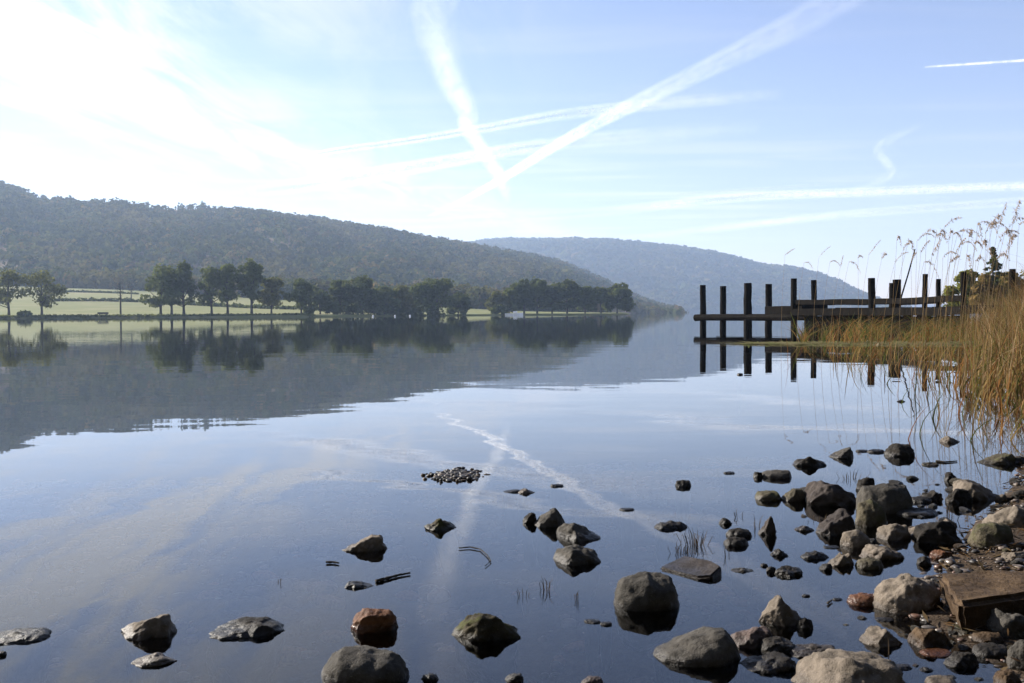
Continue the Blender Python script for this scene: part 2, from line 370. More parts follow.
ROCKS = [
 (18,646,62,14,'dark','taperL','flat dark wet rock cut by the left edge of the picture',.5),
 (146,641,55,28,'tan','peakR','pale grooved rock alone in the left water',.7),
 (154,668,42,13,'tan','peak','small pointed rock in the water just in front of the pale grooved rock',.6),
 (246,640,74,21,'dark','taperL','long black rock with a thin left tip, right of the pale grooved rock',.6),
 (0,657,12,6,'dark','dome','tiny dark stone at the left edge below the flat dark rock',.3),
 (366,552,42,18,'tan','peakR','wedge shaped rock with a bright tan left face, left of the little mossy rock',.9),
 (441,531,34,14,'moss','peak','little mossy rock with a pale left edge behind the floating curved twig',.7),
 (512,493,18,3.5,'dark','taperL','flat left half of a pair of low stones behind the angular rocks',.3),
 (526,494,17,6,'tan','taperR','right half of a pair of low stones, with a wet shiny top',.5),
 (557,487,13,3,'dark','flat','thin dark sliver of stone lying in the reflected vapour trail',.2),
 (627,511,15,3,'dark','flat','thin flat dark stone in open water right of the three angular rocks',.2),
 (530,524,15,12,'dark','dome','small dark rock leaning on the left side of the tall angular rock',.5),
 (549,528,34,26,'grey','peakR','tall angular rock peaking on its right, farthest of the three angular rocks mid water',.95),
 (579,542,45,21,'grey','peakL','angular rock with a pale left face, middle of the three close rocks mid water',.9),
 (577,566,47,21,'grey','dome','rounded grey rock with a dark mirror image, nearest of the three close rocks mid water',.35),
 (359,589,27,7,'dark','taperR','low wet stone with a shiny left tip at the end of the dark stick',.5),
 (375,634,46,26,'orange','dent','wet orange brown rock with a shiny lower edge',.55),
 (366,688,86,41,'grey','dent','large smooth grey rock with a dented top at the bottom edge, below the orange rock',.2),
 (486,642,62,36,'moss','peakL','brown green rock with a steep ridge and black right face, right of the orange rock',.85),
 (430,682,17,8,'dark','dome','small black stone at the bottom edge right of the large smooth grey rock',.3),
 (514,683,19,9,'dark','dome','small black stone at the bottom edge below the ridged brown green rock',.4),
 (592,686,22,9,'pink','flat','small brownish stone at the bottom edge left of the large oval rock',.3),
 (592,624,16,4,'dark','flat','flat dark chip of stone left of the big round boulder',.3),
 (606,626,12,4,'dark','dome','smaller dark chip of stone touching the left foot of the big round boulder',.3),
 (646,612,65,41,'grey','dome','big round boulder with a deep dark mirror image, centre right foreground',.25),
 (697,668,84,39,'grey','peakR','large oval dark rock with a pale rim, right and below the big round boulder',.15),
 (671,530,32,9,'dark','notch','low black rock with a notched top left of the dead reed tuft',.5),
 (683,487,16,7,'dark','dome','small round black stone alone in open water right of centre',.3),
 (729,474,11,2.5,'dark','flat','tiny flat dark stone between the lone round stone and the sausage shaped stone',.2),
 (758,478,9,8,'dark','dome','small dark knob at the left end of the sausage shaped stone',.4),
 (776,479,30,10,'grey','flat','sausage shaped long stone lying low in the water',.1),
 (768,501,26,12,'olive','dome','rounded olive stone below the sausage shaped stone',.2),
 (793,502,22,15,'olive','dome','upright pale sided stone right of the rounded olive stone',.5),
 (808,467,33,16,'dark','peak','rough black diamond shaped rock behind the sausage shaped stone',.8),
 (843,459,25,11,'grey','peakR','small rock with a bright left tip and black face, right of the rough black rock',.8),
 (862,452,12,2.5,'dark','flat','thin dark chip left of the low oval stone in the far row',.2),
 (876,453,17,4,'dark','dome','low oval stone in the far row left of the large black rock',.2),
 (899,457,29,15,'dark','flat','large black rounded block, tallest of the far row of rocks',.4),
 (949,443,21,9,'tan','peakL','pale tan stone with a black right side standing in front of the reeds',.6),
 (930,466,16,4,'olive','dome','low pale stone at the left end of the floating stick',.4),
 (997,465,36,14,'olive','peakR','sloping brown rock near the right edge below the reeds',.7),
 (1019,464,20,9,'dark','dome','dark stone at the right edge beside the sloping brown rock',.5),
 (832,507,52,30,'slate','peakL','large angular rock with a broad brown lit face',.95),
 (866,492,18,16,'dark','flat','dark rock hidden behind the left shoulder of the big grey slab boulder',.5),
 (884,514,54,33,'grey','flat','big grey slab sided boulder with a flat rounded top, biggest in the rock pile',.25),
 (871,527,32,32,'olive','dome','upright rounded boulder leaning on the front left of the big grey slab boulder',.25),
 (835,536,38,28,'slate','peakR','dark wedge rock with a lit left ridge in front of the large angular rock',.85),
 (856,548,30,20,'tan','dome','dark sided stone with a bright curved rim below the wedge rock',.3),
 (916,517,42,9,'dark','dome','low dark rounded stone behind the tan flat stones',.2),
 (920,503,22,7,'dark','dome','small black stone right of the big grey slab boulder',.3),
 (936,545,44,25,'dark','flat','square black boulder right of the tan flat stones',.6),
 (893,541,34,18,'tan','flat','flat tan stone on the left of the split pair in the rock pile',.5),
 (922,539,33,19,'tan','peakR','flat tan stone on the right of the split pair in the rock pile',.5),
 (880,561,42,19,'tan','peakL','pale angular stone with a shadowed right end in front of the rim lit stone',.85),
 (869,570,27,13,'olive','dome','small smooth olive cobble touching the water in front of the pale angular stone',.15),
 (840,567,27,15,'tan','notch','pale curved stone at the left end of the cobble row',.6),
 (815,560,28,9,'dark','notch','wet glinting black stone left of the pale curved stone',.6),
 (826,571,13,8,'dark','dome','little black stone in the water below the wet glinting stone',.4),
 (804,532,19,7,'slate','peak','small flat pointed stone in the water left of the wedge rock',.5),
 (788,577,29,15,'dark','peakL','black stone with a shiny left edge and mossy foot, in open water',.6),
 (771,573,10,7,'dark','dome','little black stone just left of the black stone with the shiny left edge',.4),
 (764,567,8,4,'dark','dome','tiniest stone at the left of the row of three black stones',.4),
 (779,557,17,9,'dark','peak','small black diamond shaped stone with a bright glint',.7),
 (767,536,18,21,'slate','peakR','narrow upright pointed stone with a dark mirror image',.9),
 (739,538,25,10,'dark','dome','far one of two low black stones lying one before the other',.3),
 (736,547,24,10,'dark','dome','near one of two low black stones lying one before the other',.3),
 (725,525,13,8,'dark','peakL','small black tooth shaped stone behind the two low black stones',.6),
 (742,573,22,4,'moss','peak','low greenish stone barely out of the water right of the slate',.4),
 (780,627,43,37,'tan','peak','pale pyramid shaped rock with a bright left face',.95),
 (805,630,16,14,'dark','dome','small dark stone tucked against the right of the pale pyramid rock',.3),
 (752,649,44,24,'pink','dome','speckled pinkish rock in front of the pale pyramid rock',.5),
 (779,655,36,20,'dark','dome','black rock squeezed between the speckled pinkish rock and the layered slab',.5),
 (768,674,54,21,'dark','peakR','black wedge shaped rock at the bottom edge between the oval rock and pale boulder',.7),
 (812,660,48,14,'slate','flat','dark layered slab just above the water right of the black rocks',.6),
 (848,702,106,52,'tan','dent','largest pale boulder, cut by the bottom edge, with a dark crack',.4),
 (882,648,42,24,'tan','peakL','blocky stone with a pale left face above the largest pale boulder',.85),
 (865,607,34,14,'orange','dome','smooth orange brown cobble touching the foot of the pale cracked boulder',.15),
 (906,615,66,42,'tan','dome','pale cracked boulder left of the square brown block',.35),
 (930,650,40,24,'brown','notch','lumpy brown green stone between the pale cracked boulder and the water',.6),
 (915,644,14,10,'brown','dome','small wet brown stone at the left foot of the lumpy brown green stone',.4),
 (936,658,32,8,'orange','flat','low reddish flat stone in front of the lumpy brown green stone',.3),
 (965,637,34,11,'olive','taperR','pale greenish sliver stone lying before the square brown block',.4),
 (960,669,34,17,'dark','flat','black flat topped stone at the water below the pale greenish sliver',.5),
 (1014,640,52,36,'grey','notch','knobbly grey boulder at the right edge before the square brown block',.6),
 (987,646,30,14,'brown','flat','flat reddish cobble left of the knobbly grey boulder, upper of a stacked pair',.2),
 (990,659,34,15,'dark','flat','dark cobble with a pale rim under the reddish one, lower of a stacked pair',.2),
 (1022,672,28,34,'grey','dome','pale rounded stone at the right edge below the knobbly grey boulder',.4),
 (1008,690,28,25,'brown','peakL','brown pebbly stone in the bottom right corner',.5),
 (942,690,32,14,'tan','dome','pale stone top just showing at the bottom edge near the right corner',.2),
 (974,501,44,26,'tan','peakL','pale blotched boulder with a shadowed right end, near the right edge',.55),
 (958,504,26,17,'dark','dome','black stone against the left side of the pale blotched boulder',.4),
 (950,481,13,11,'dark','peakL','small black stone behind the pale blotched boulder',.5),
 (932,501,24,12,'dark','notch','wet black stone with weed on it left of the pale blotched boulder',.6),
 (1001,501,11,8,'tan','dome','small light pebble right of the pale blotched boulder',.3),
 (1021,500,18,11,'dark','dome','dark cobble at the right edge between the sloping brown rock and the pale boulder',.3),
 (1011,531,50,28,'tan','dome','pale boulder with a shadowed right half behind the round olive boulder',.35),
 (991,548,42,29,'olive','dome','round olive boulder, smooth, behind the square brown block',.15),
 (924,566,14,11,'dark','dome','wet glinting stone below the square black boulder',.5),
 (941,560,22,11,'orange','flat','flat red brown stone below the square black boulder',.4),
 (1016,560,26,9,'tan','flat','flat pale stone at the right edge behind the square brown block',.4),
 (901,402,8,3,'dark','peak','tiny dark stone far out in the water in front of the jetty reeds',.3),
 (740,375,6,2,'dark','dome','tiny dark stone in the water beside the jetty post mirror images',.3),
 (831,549,16,3,'dark','flat','thin dark flake on the water above the wet glinting stone',.2),
 (806,597,8,3,'dark','dome','tiny black pebble in open water right of the pale pyramid rock',.3),
 (837,601,10,3,'dark','dome','small black pebble left of the smooth orange cobble',.3),
 (884,622,18,4,'dark','dome','low black stone at the water edge under the pale cracked boulder',.3),
 (900,671,22,6,'dark','flat','flat dark stone in the puddle right of the largest pale boulder',.4),
 (926,672,13,5,'dark','peak','little dark pointed stone in the puddle near the right corner',.4),
 (893,590,12,10,'tan','dome','small bright wet pebble behind the pale cracked boulder',.4),
 (947,528,20,12,'tan','peak','small pale chip lying on the square black boulder',.5),
]
for rr in ROCKS:
    cx, yb, w, ht, colr, prof, label, ang = rr
    add_rock(cx, yb, w * 1.02, ht * (.90 if cx > 740 else .95), colr, prof, label, ang)

# small half buried cobbles between the rocks: one built, the rest copies
def cobbles():
    r = np.random.default_rng(88); P = ICO2 * np.array([1, .8, .55])
    V = np.array([v * (1 + .28 * mnoise.noise(Vector(v) * 1.7) + .1 * mnoise.noise(Vector(v) * 4)) for v in P])
    mats = ['dark', 'dark', 'brown', 'grey', 'olive']; protos = []
    for k in mats:
        protos.append(mesh_obj('cobble', V * r.uniform(.85, 1.15, 3), ICOF2, M[k], smooth=True))
    cnt = 0; spots = []
    while cnt < 95:
        px = r.uniform(800, 1024); py = r.uniform(478, 682)
        if px < 830 + (py - 478) * .25 + r.uniform(0, 60) and r.random() > .12: continue
        p = at_z(px, py, 0.0); z = max(-.004, g1(p.x, p.y)); p = at_z(px, py, z); w = r.uniform(5, 13) * p.y / F
        o = protos[cnt] if cnt < len(protos) else protos[cnt % len(protos)].copy()
        if cnt >= len(protos): COL.objects.link(o)
        o.location = (p.x, p.y, z + w * .1); o.scale = (w * .6, w * .6, w * .6); o.rotation_euler = (r.uniform(-.3, .3), r.uniform(-.3, .3), r.uniform(0, 6.28))
        tag(o, 'small cobble, one of many lying half buried between the larger shore rocks', 'cobble', 'small cobbles between the shore rocks'); cnt += 1
cobbles()
# slate slab
def slab(cornerpx, z_list, thick, m, name, label):
    top = []
    for (px, py), z in zip(cornerpx, z_list): top.append(at_z(px, py, z))
    c = sum(top, Vector()) / len(top); bmm = bmesh.new()
    vs = [bmm.verts.new(v - c) for v in top]; f = bmm.faces.new(vs); f.normal_update()
    if f.normal.z < 0: f.normal_flip()
    e = bmesh.ops.extrude_face_region(bmm, geom=[f]); ev = [g for g in e['geom'] if isinstance(g, bmesh.types.BMVert)]
    for v in vs: v.co.z -= thick; v.co.x *= 1.0
    bmesh.ops.recalc_face_normals(bmm, faces=bmm.faces)
    bmesh.ops.bevel(bmm, geom=list(bmm.edges), offset=min(0.012, thick * 0.2), segments=2, affect='EDGES')
    bmesh.ops.triangulate(bmm, faces=bmm.faces)
    bmesh.ops.subdivide_edges(bmm, edges=bmm.edges, cuts=5, use_grid_fill=True)
    for v in bmm.verts:
        n = mnoise.noise(v.co * 9) + 0.5 * mnoise.noise(v.co * 30) + 0.3 * mnoise.noise(v.co * 80)
        v.co += Vector((n, mnoise.noise(v.co * 12 + Vector((5, 5, 5))), n)) * (thick * 0.07)
    me = bpy.data.meshes.new(name); bmm.to_mesh(me); bmm.free(); me.materials.append(m)
    o = bpy.data.objects.new(name, me); COL.objects.link(o); o.location = c
    tag(o, label, 'rock'); return o
slab([(659, 567), (684, 555), (712, 560), (722, 566), (712, 575), (697, 577)], [0.006, 0.014, 0.024, 0.022, 0.014, 0.006], 0.03, M['slate'], 'rock', 'flat grey slate slab tilted out of the water below the dead reed tuft')

# square brown block
def block():
    a = at_z(938, 572, 0.075); b = at_z(1050, 569, 0.075); c = at_z(1052, 590, 0.075); d = at_z(959, 602, 0.075)
    cen = (a + b + c + d) / 4; bmm = bmesh.new()
    bot = [bmm.verts.new(Vector((v.x * 1.02, v.y * 1.0, v.z - 0.10)) - cen + Vector((0.0, -0.01, 0))) for v in (a, b, c, d)]
    top = [bmm.verts.new(v - cen) for v in (a, b, c, d)]
    bmm.faces.new(top); bmm.faces.new(bot[::-1])
    for i in range(4): bmm.faces.new((bot[i], bot[(i+1) % 4], top[(i+1) % 4], top[i]))
    bmesh.ops.recalc_face_normals(bmm, faces=bmm.faces)
    bmesh.ops.bevel(bmm, geom=list(bmm.edges), offset=0.012, segments=3, affect='EDGES')
    bmesh.ops.subdivide_edges(bmm, edges=bmm.edges, cuts=12, use_grid_fill=True)
    for v in bmm.verts:
        n = mnoise.noise(v.co * 14) * 0.006 + mnoise.noise(v.co * 60) * 0.0025 + mnoise.noise(v.co * 5) * 0.008
        v.co += Vector((n, -n, n))
    me = bpy.data.meshes.new('stone_block'); bmm.to_mesh(me); bmm.free(); me.materials.append(M['brown'])
    o = bpy.data.objects.new('stone_block', me); COL.objects.link(o); o.location = cen
    tag(o, 'square cut brown stone block lying on the shore at the right', 'stone block')
block()

# ------------------------------------------------------------------ pebbles (uncountable)
def scatter_pebbles(name, n, xr, yr, smin, smax, cond, zf, cols, m, seed):
    r = np.random.default_rng(seed)
    X = r.uniform(*xr, n * 4); Y = r.uniform(*yr, n * 4); k = cond(X, Y); X = X[k][:n]; Y = Y[k][:n]; n = len(X)
    S = smin * (smax / smin) ** (r.random(n) ** 2.0)
    a = r.uniform(0, 6.28, n); sx = r.uniform(.7, 1.3, n); sy = r.uniform(.6, 1.0, n); sz = r.uniform(.3, .65, n)
    B = ICO2[None] * np.stack([sx, sy, sz], -1)[:, None] * S[:, None, None]
    B = B * (1 + 0.22 * np.sin(ICO2[None] * r.uniform(2, 4, (n, 1, 3)) + r.uniform(0, 6, (n, 1, 3))))
    ca, sa = np.cos(a)[:, None], np.sin(a)[:, None]
    V = np.stack([B[..., 0] * ca - B[..., 1] * sa + X[:, None], B[..., 0] * sa + B[..., 1] * ca + Y[:, None], B[..., 2] + (zf(X, Y) + S * sz * 0.45)[:, None]], -1)
    Fc = (ICOF2[None] + (np.arange(n) * len(ICO2))[:, None, None]).reshape(-1, 3)
    ci = np.array(cols)[r.integers(0, len(cols), n)] * r.uniform(0.6, 1.3, (n, 1))
    C = np.repeat(np.concatenate([ci, np.ones((n, 1))], 1)[:, None], len(ICO2), 1)
    o = mesh_obj(name, V.reshape(-1, 3), Fc, m, smooth=True, attr={'col': ('FLOAT_COLOR', C)})
    return o
def pebble_mat():
    m, t, out = new_mat('pebbles')
    a = t.node('ShaderNodeAttribute', attribute_name='col').outputs['Color']
    tc = t.node('ShaderNodeTexCoord').outputs['Object']; n = t.noise(tc, 120, 4)
    col = t.mix(t.ramp(n, 0.4, 0.7, 0, 0.5), a, t.mix(1.0, a, (0.3, 0.28, 0.25, 1), 'MULTIPLY'))
    p = t.node('ShaderNodeBsdfPrincipled'); t.set(p.inputs['Base Color'], col); t.set(p.inputs['Roughness'], t.ramp(n, .3, .7, .3, .75))
    t.l.new(p.outputs[0], out.inputs[0]); return m
M['peb'] = pebble_mat()
tS = lambda X, Y: X - np.interp(Y, SY, SX)
cols_bed = [(0.22, 0.14, 0.085), (0.10, 0.07, 0.05), (0.27, 0.13, 0.065), (0.17, 0.14, 0.11), (0.06, 0.045, 0.03), (0.25, 0.18, 0.12)]
o = scatter_pebbles('submerged_pebbles', 4200, (-3.2, 2.2), (1.2, 6.5), 0.008, 0.050, lambda X, Y: (tS(X, Y) < -0.12) & (np.abs(X) < Y * 0.62 + 0.3), lambda X, Y: np.minimum(gz(X, Y), -.05), cols_bed, M['peb'], 3)
tag(o, 'rounded brown and grey pebbles seen through the shallow water', 'pebbles', kind='stuff')
o = scatter_pebbles('shore_gravel', 8000, (0.6, 3.6), (1.3, 6.0), 0.003, 0.018, lambda X, Y: (tS(X, Y) > -0.10) & (tS(X, Y) < 1.3), lambda X, Y: gz(X, Y), [(0.07, 0.05, 0.034), (0.045, 0.032, 0.022), (0.13, 0.10, 0.075), (0.025, 0.02, 0.016), (0.06, 0.053, 0.046), (0.08, 0.042, 0.026)], M['peb'], 4)
tag(o, 'small brown gravel filling the gaps between the shore rocks', 'gravel', kind='stuff')

# weed heap in mid water
def weed_heap():
    c = at_z(456, 475.5); r = np.random.default_rng(5); n = 520
    D = c.y; u = r.normal(0, 0.33, n).clip(-1, 1); X = u * 34 * D / F; Y = r.normal(0, 0.4, n) * 5.5 / 160 * D
    hgt = 0.007 * np.clip(1 - (u * 1.0) ** 2, 0.1, 1) * r.uniform(0.1, 1, n)
    S = r.uniform(0.003, 0.009, n)
    B = ICO2[None] * S[:, None, None] * r.uniform(0.5, 1.6, (n, 1, 3)) * np.array([1.5, 1.2, .7])
    V = B + np.stack([X, Y, hgt], -1)[:, None]
    Fc = (ICOF2[None] + (np.arange(n) * len(ICO2))[:, None, None]).reshape(-1, 3)
    C = np.repeat(np.concatenate([np.array([(0.025, 0.02, 0.013), (0.012, 0.01, 0.008), (0.07, 0.045, 0.022)])[r.integers(0, 3, n)], np.ones((n, 1))], 1)[:, None], len(ICO2), 1)
    o = mesh_obj('weed_heap', V.reshape(-1, 3), Fc, M['peb'], loc=c, attr={'col': ('FLOAT_COLOR', C)})
    tag(o, 'low dark heap of weedy gravel breaking the surface near the reflected vapour trails', 'weed heap')
weed_heap()

# dead leaves and reed scraps washed up between the stones
r_ = np.random.default_rng(19); LX = r_.uniform(.8, 3.4, 9000); LY = r_.uniform(1.5, 5.5, 9000); k_ = (tS(LX, LY) > -.05) & (tS(LX, LY) < 1.2); LX, LY = LX[k_], LY[k_]; LZ = gz(LX, LY) + r_.uniform(.002, .022, len(LX)); n_ = len(LX)
a_ = r_.uniform(0, 6.28, n_); l_ = r_.uniform(.006, .035, n_); q_ = r_.uniform(.0012, .005, n_); U_ = np.stack([np.cos(a_) * l_, np.sin(a_) * l_, r_.normal(0, .2, n_) * l_], -1); W_ = np.stack([-np.sin(a_) * q_, np.cos(a_) * q_, r_.normal(0, .4, n_) * q_], -1); C_ = np.stack([LX, LY, LZ], -1)
LV = np.stack([C_ - U_, C_ - W_, C_ + U_, C_ + W_], 1).reshape(-1, 3); LC = np.array([(0.10, 0.06, 0.03), (0.05, 0.03, 0.018), (0.14, 0.10, 0.055), (0.03, 0.022, 0.015)])[r_.integers(0, 4, n_)]
o = mesh_obj('leaf_litter', LV, np.arange(n_ * 4).reshape(-1, 4), M['reed'], attr={'col': ('FLOAT_COLOR', np.repeat(np.c_[LC, np.ones(n_)][:, None], 4, 1))})
tag(o, 'brown dead leaves and reed scraps washed up between the shore stones', 'leaf litter', kind='stuff')
# sticks, twigs and stubs
def stick(px_pts, rad, label, name='stick', zs=None, mat='twig'):
    pts = [at_z(px, py, (zs[i] if zs else 0.004)) for i, (px, py) in enumerate(px_pts)]
    b = pts[0].copy(); mb = MB(); k = []
    for i in range(len(pts) - 1):
        for j in range(4): k.append(pts[i].lerp(pts[i+1], j / 4) - b)
    k.append(pts[-1] - b); n = len(k)
    mb.tube(k, [rad * (1 - 0.5 * i / n) * random.uniform(.8, 1.2) for i in range(n)], 7, 0.15)
    o = mb.build(name, M[mat], smooth=True, loc=b); tag(o, label, 'stick'); return o
stick([(376, 581), (388, 578), (398, 575), (410, 573)], 0.005, 'short dark stick lying in the water beside the low wet stone')
stick([(459, 548), (470, 547), (480, 549), (487, 555), (491, 561), (485, 566)], 0.0022, 'thin curved twig floating right of the little mossy rock', 'twig')
stick([(936, 461), (945, 462), (957, 461)], 0.005, 'short straight stick pointing right from the low pale stone')
stick([(902, 295), (915, 250)], 0.03, 'thin leaning pole standing up behind the jetty rail', 'pole', zs=[0, 0]) if False else None
stick([(326, 562), (333, 562), (339, 563)], 0.004, 'tiny twig floating left of the wedge shaped rock', 'twig')
stick([(828, 603), (832, 600)], 0.003, 'tiny dark twig in open water left of the orange cobble', 'twig')
stick([(889, 656), (890, 640)], 0.005, 'upright yellowish reed stump before the blocky stone with the pale left face', 'reed_stump', zs=[0, 0.045]) if False else None

def stub_tuft(px, py, n, hgt, spread, label, cold=True, name='reed_stubs'):
    hgt *= .75
    c = at_z(px, py); V = []; Fc = []; C = []; r = random.Random(int(px * 3 + py))
    for i in range(n):
        x = r.gauss(0, spread); y = r.gauss(0, spread * 0.6); h = hgt * r.uniform(.4, 1.1); a = r.uniform(-.5, .5); w = 0.0010 + hgt * 0.006
        col = r.choice([(0.05, 0.04, 0.03), (0.12, 0.09, 0.06), (0.2, 0.15, 0.10)])
        p0 = Vector((x * .3, y * .3, -0.05)); p1 = Vector((x + a * h * .3, y + r.uniform(-.2, .2) * h, h * .6)); p2 = p1 + Vector((a * h * .5, 0, h * .4 * r.choice([1, 1, -.4])))
        b = len(V)
        for p, ww in ((p0, w), (p1, w * .8), (p2, w * .2)):
            V += [p + Vector((-ww, 0, 0)), p + Vector((ww * .5, ww, 0)), p + Vector((ww * .5, -ww, 0))]; C += [c4(col)] * 3
        for s in (0, 3):
            for k in range(3): Fc.append((b+s+k, b+s+(k+1) % 3, b+s+3+(k+1) % 3, b+s+3+k))
    o = mesh_obj(name, V, Fc, M['reed'], loc=c, attr={'col': ('FLOAT_COLOR', C)}); tag(o, label, 'reed stubs'); return o
stub_tuft(695, 545, 22, 0.07, 0.028, 'tuft of dead pale reed stubs standing behind the slate slab')
stub_tuft(682, 553, 12, 0.05, 0.018, 'few short dead stems leaning over the left end of the slate slab')
stub_tuft(547, 590, 8, 0.05, 0.012, 'thin dark stems standing in the water below the three angular rocks')
stub_tuft(526, 597, 5, 0.03, 0.012, 'two or three broken stems left of the thin dark stems')
stub_tuft(577, 600, 4, 0.045, 0.008, 'faint thin stems right of the thin dark stems')
stub_tuft(279, 583, 2, 0.03, 0.004, 'single tiny stem poking out of the open water on the left')
stub_tuft(756, 528, 4, 0.07, 0.008, 'thin stems left of the narrow upright pointed stone')
stub_tuft(742, 517, 6, 0.04, 0.02, 'sparse stem tips behind the small tooth shaped stone')
stub_tuft(728, 556, 3, 0.05, 0.008, 'single stem between the slate slab and the small diamond stone')
stub_tuft(850, 478, 14, 0.05, 0.05, 'dead stems behind the large angular rock')
stub_tuft(820, 520, 5, 0.03, 0.02, 'few stem ends beside the dark wedge rock')
stub_tuft(889, 655, 1, 0.07, 0.001, 'single upright yellowish reed stump before the blocky stone')
stub_tuft(948, 520, 7, 0.10, 0.02, 'small tuft of green blades growing by the square black boulder')

# ------------------------------------------------------------------ jetty
def jetty():
    front = [(703, 40.9, 285), (747.5, 39.3, 283), (794, 37.3, 278.5), (872, 34.3, 278), (925, 31.9, 274), (963.5, 30.0, 272)]
    back = [(723, 42.3, 286), (768.5, 40.5, 284), (814, 38.3, 280), (897, 36.2, 279.5), (938.5, 34.8, 279), (1012.5, 31.5, 269)]
    root = empty('jetty', at_y(703, 329, 40.9) * 1.0, 'old dark timber jetty of round posts and rails running out from the reedy bank', 'jetty')
    base = Vector(root.location); base.z = 0; root.location = base
    rd = {703: .125, 747.5: .16, 794: .115, 872: .125, 925: .085, 963.5: .09, 723: .135, 768.5: .14, 814: .11, 897: .15, 938.5: .085, 1012.5: .10}
    FP, BP = [], []
    for lst, acc in ((front, FP), (back, BP)):
        for px, D, ty in lst:
            t = at_y(px, ty, D); p = Vector((t.x, t.y, 0)); acc.append(p)
            mb = MB(); n = 9; r0 = rd[px]; lean = random.uniform(-.02, .02)
            pts = [Vector((p.x + lean * (k / n) + random.uniform(-.008, .008), p.y, -0.9 + (t.z + 0.9) * k / (n - 1))) - base for k in range(n)]
            mb.tube(pts, [r0 * (1.05 - 0.12 * k / n) for k in range(n)], 12, 0.05)
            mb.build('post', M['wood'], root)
    # stubby second post beside the thick one
    p = at_y(892, 283, 35.0); mb = MB(); mb.tube([Vector((p.x, p.y, z)) - base for z in (-.8, 0, .8, p.z)], .10, 10, .06); mb.build('post', M['wood'], root)
    def beam(a, b, za, zb, w, h, nm, off=(0, 0, 0)):
        a = Vector((a.x, a.y, za)) - base + Vector(off); b = Vector((b.x, b.y, zb)) - base + Vector(off)
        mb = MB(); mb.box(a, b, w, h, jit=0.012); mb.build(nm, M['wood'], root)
    dirv = (FP[1] - FP[0]).normalized(); nrm = Vector((-dirv.y, dirv.x, 0)) * -1   # towards the camera side
    ex = FP[0] - dirv * 0.35
    nf = nrm * (-0.14)
    def sh(p, k): return p + nrm * k
    # low waling logs at the outer end
    for z, nm in ((0.47, 'waling_beam'),):
        mb = MB(); pa = [sh(ex, .05), sh(FP[0], .05), sh(FP[1], .03), sh(FP[2], .02)]
        mb.tube([Vector((q.x, q.y, z + random.uniform(-.01, .01))) - base for q in pa], .14, 10, .06); mb.build(nm, M['wood'], root)
        mb = MB(); pb = [BP[0] - dirv * .3, BP[0], BP[1], BP[2]]
        mb.tube([Vector((q.x, q.y + .02, z - .0)) - base for q in pb], .12, 10, .06); mb.build(nm, M['wood'], root)
    # cross ties
    for i in range(5):
        z = 0.50 if i < 2 else 0.66
        beam(FP[i], BP[i], z, z, .16, .18, 'cross_tie')
    # raised stringers
    beam(FP[1].lerp(FP[2], 0.42), FP[2] + dirv * .4, .70, .70, .16, .40, 'stringer', (0, 0, 0))
    beam(BP[1], BP[2], .74, .74, .16, .30, 'stringer')
    beam(FP[2] + dirv * .1, BP[2] + dirv * .35, .85, .85, .5, .55, 'end_frame')
    # top rail along front then back
    zr = [None, None, 1.04, 1.02, 1.04, 1.08]
    for i in (2, 3, 4): beam(FP[i], FP[i+1], zr[i], zr[i+1], .10, .19, 'rail')
    for i in (2, 3): beam(BP[i], BP[i+1], 1.0, 1.02, .10, .17, 'rail')
    # deck edge and deck planks
    for i in (2, 3, 4): beam(sh(FP[i], .04), sh(FP[i+1], .04), .66, .62 + .02 * i, .14, .26, 'deck_beam')
    beam(FP[5], Vector((15.0, 27.0, 0)), .72, .74, .14, .26, 'deck_beam')
    mb = MB()
    for i in (2, 3, 4):
        n = 9
        for k in range(n):
            a = FP[i].lerp(FP[i+1], (k + .5) / n); b = BP[i].lerp(BP[min(i+1, 5)], (k + .5) / n)
            z = .79 + random.uniform(-.01, .01); L = (FP[i+1] - FP[i]).length / n * .9
            mb.box(Vector((a.x, a.y, z)) - base, Vector((b.x, b.y, z)) - base, L, .05)
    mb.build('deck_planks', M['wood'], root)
    # boarding under the deck
    mb = MB()
    for (a, b) in ((FP[2].lerp(FP[3], .12), FP[3]), (FP[3], FP[4]), (FP[4], FP[5])):
        L = (b - a).length; n = int(L / .2)
        for k in range(n):
            q = a.lerp(b, (k + .5) / n) - nrm * .12; h = .56 + random.uniform(-.04, .02)
            mb.box(Vector((q.x, q.y, -.6)) - base, Vector((q.x, q.y, h)) - base, .17, .05, up=Vector((nrm.x, nrm.y, 0)))
    mb.build('boarding', M['wood'], root)
    # leaning pole
    a = at_y(901, 298, 33.5); b = at_y(915, 249, 33.5); b2 = at_y(916, 246, 33.5)
    mb = MB(); e = a.lerp(b, -.9); mb.tube([e - e, a.lerp(b, .0) - e, a.lerp(b, .5) - e + Vector((.01, 0, 0)), b - e], [.028, .028, .024, .018], 7, .1)
    o = mb.build('pole', M['wood'], None, loc=e); tag(o, 'thin dark pole leaning up out of the jetty behind the rail', 'pole')
jetty()

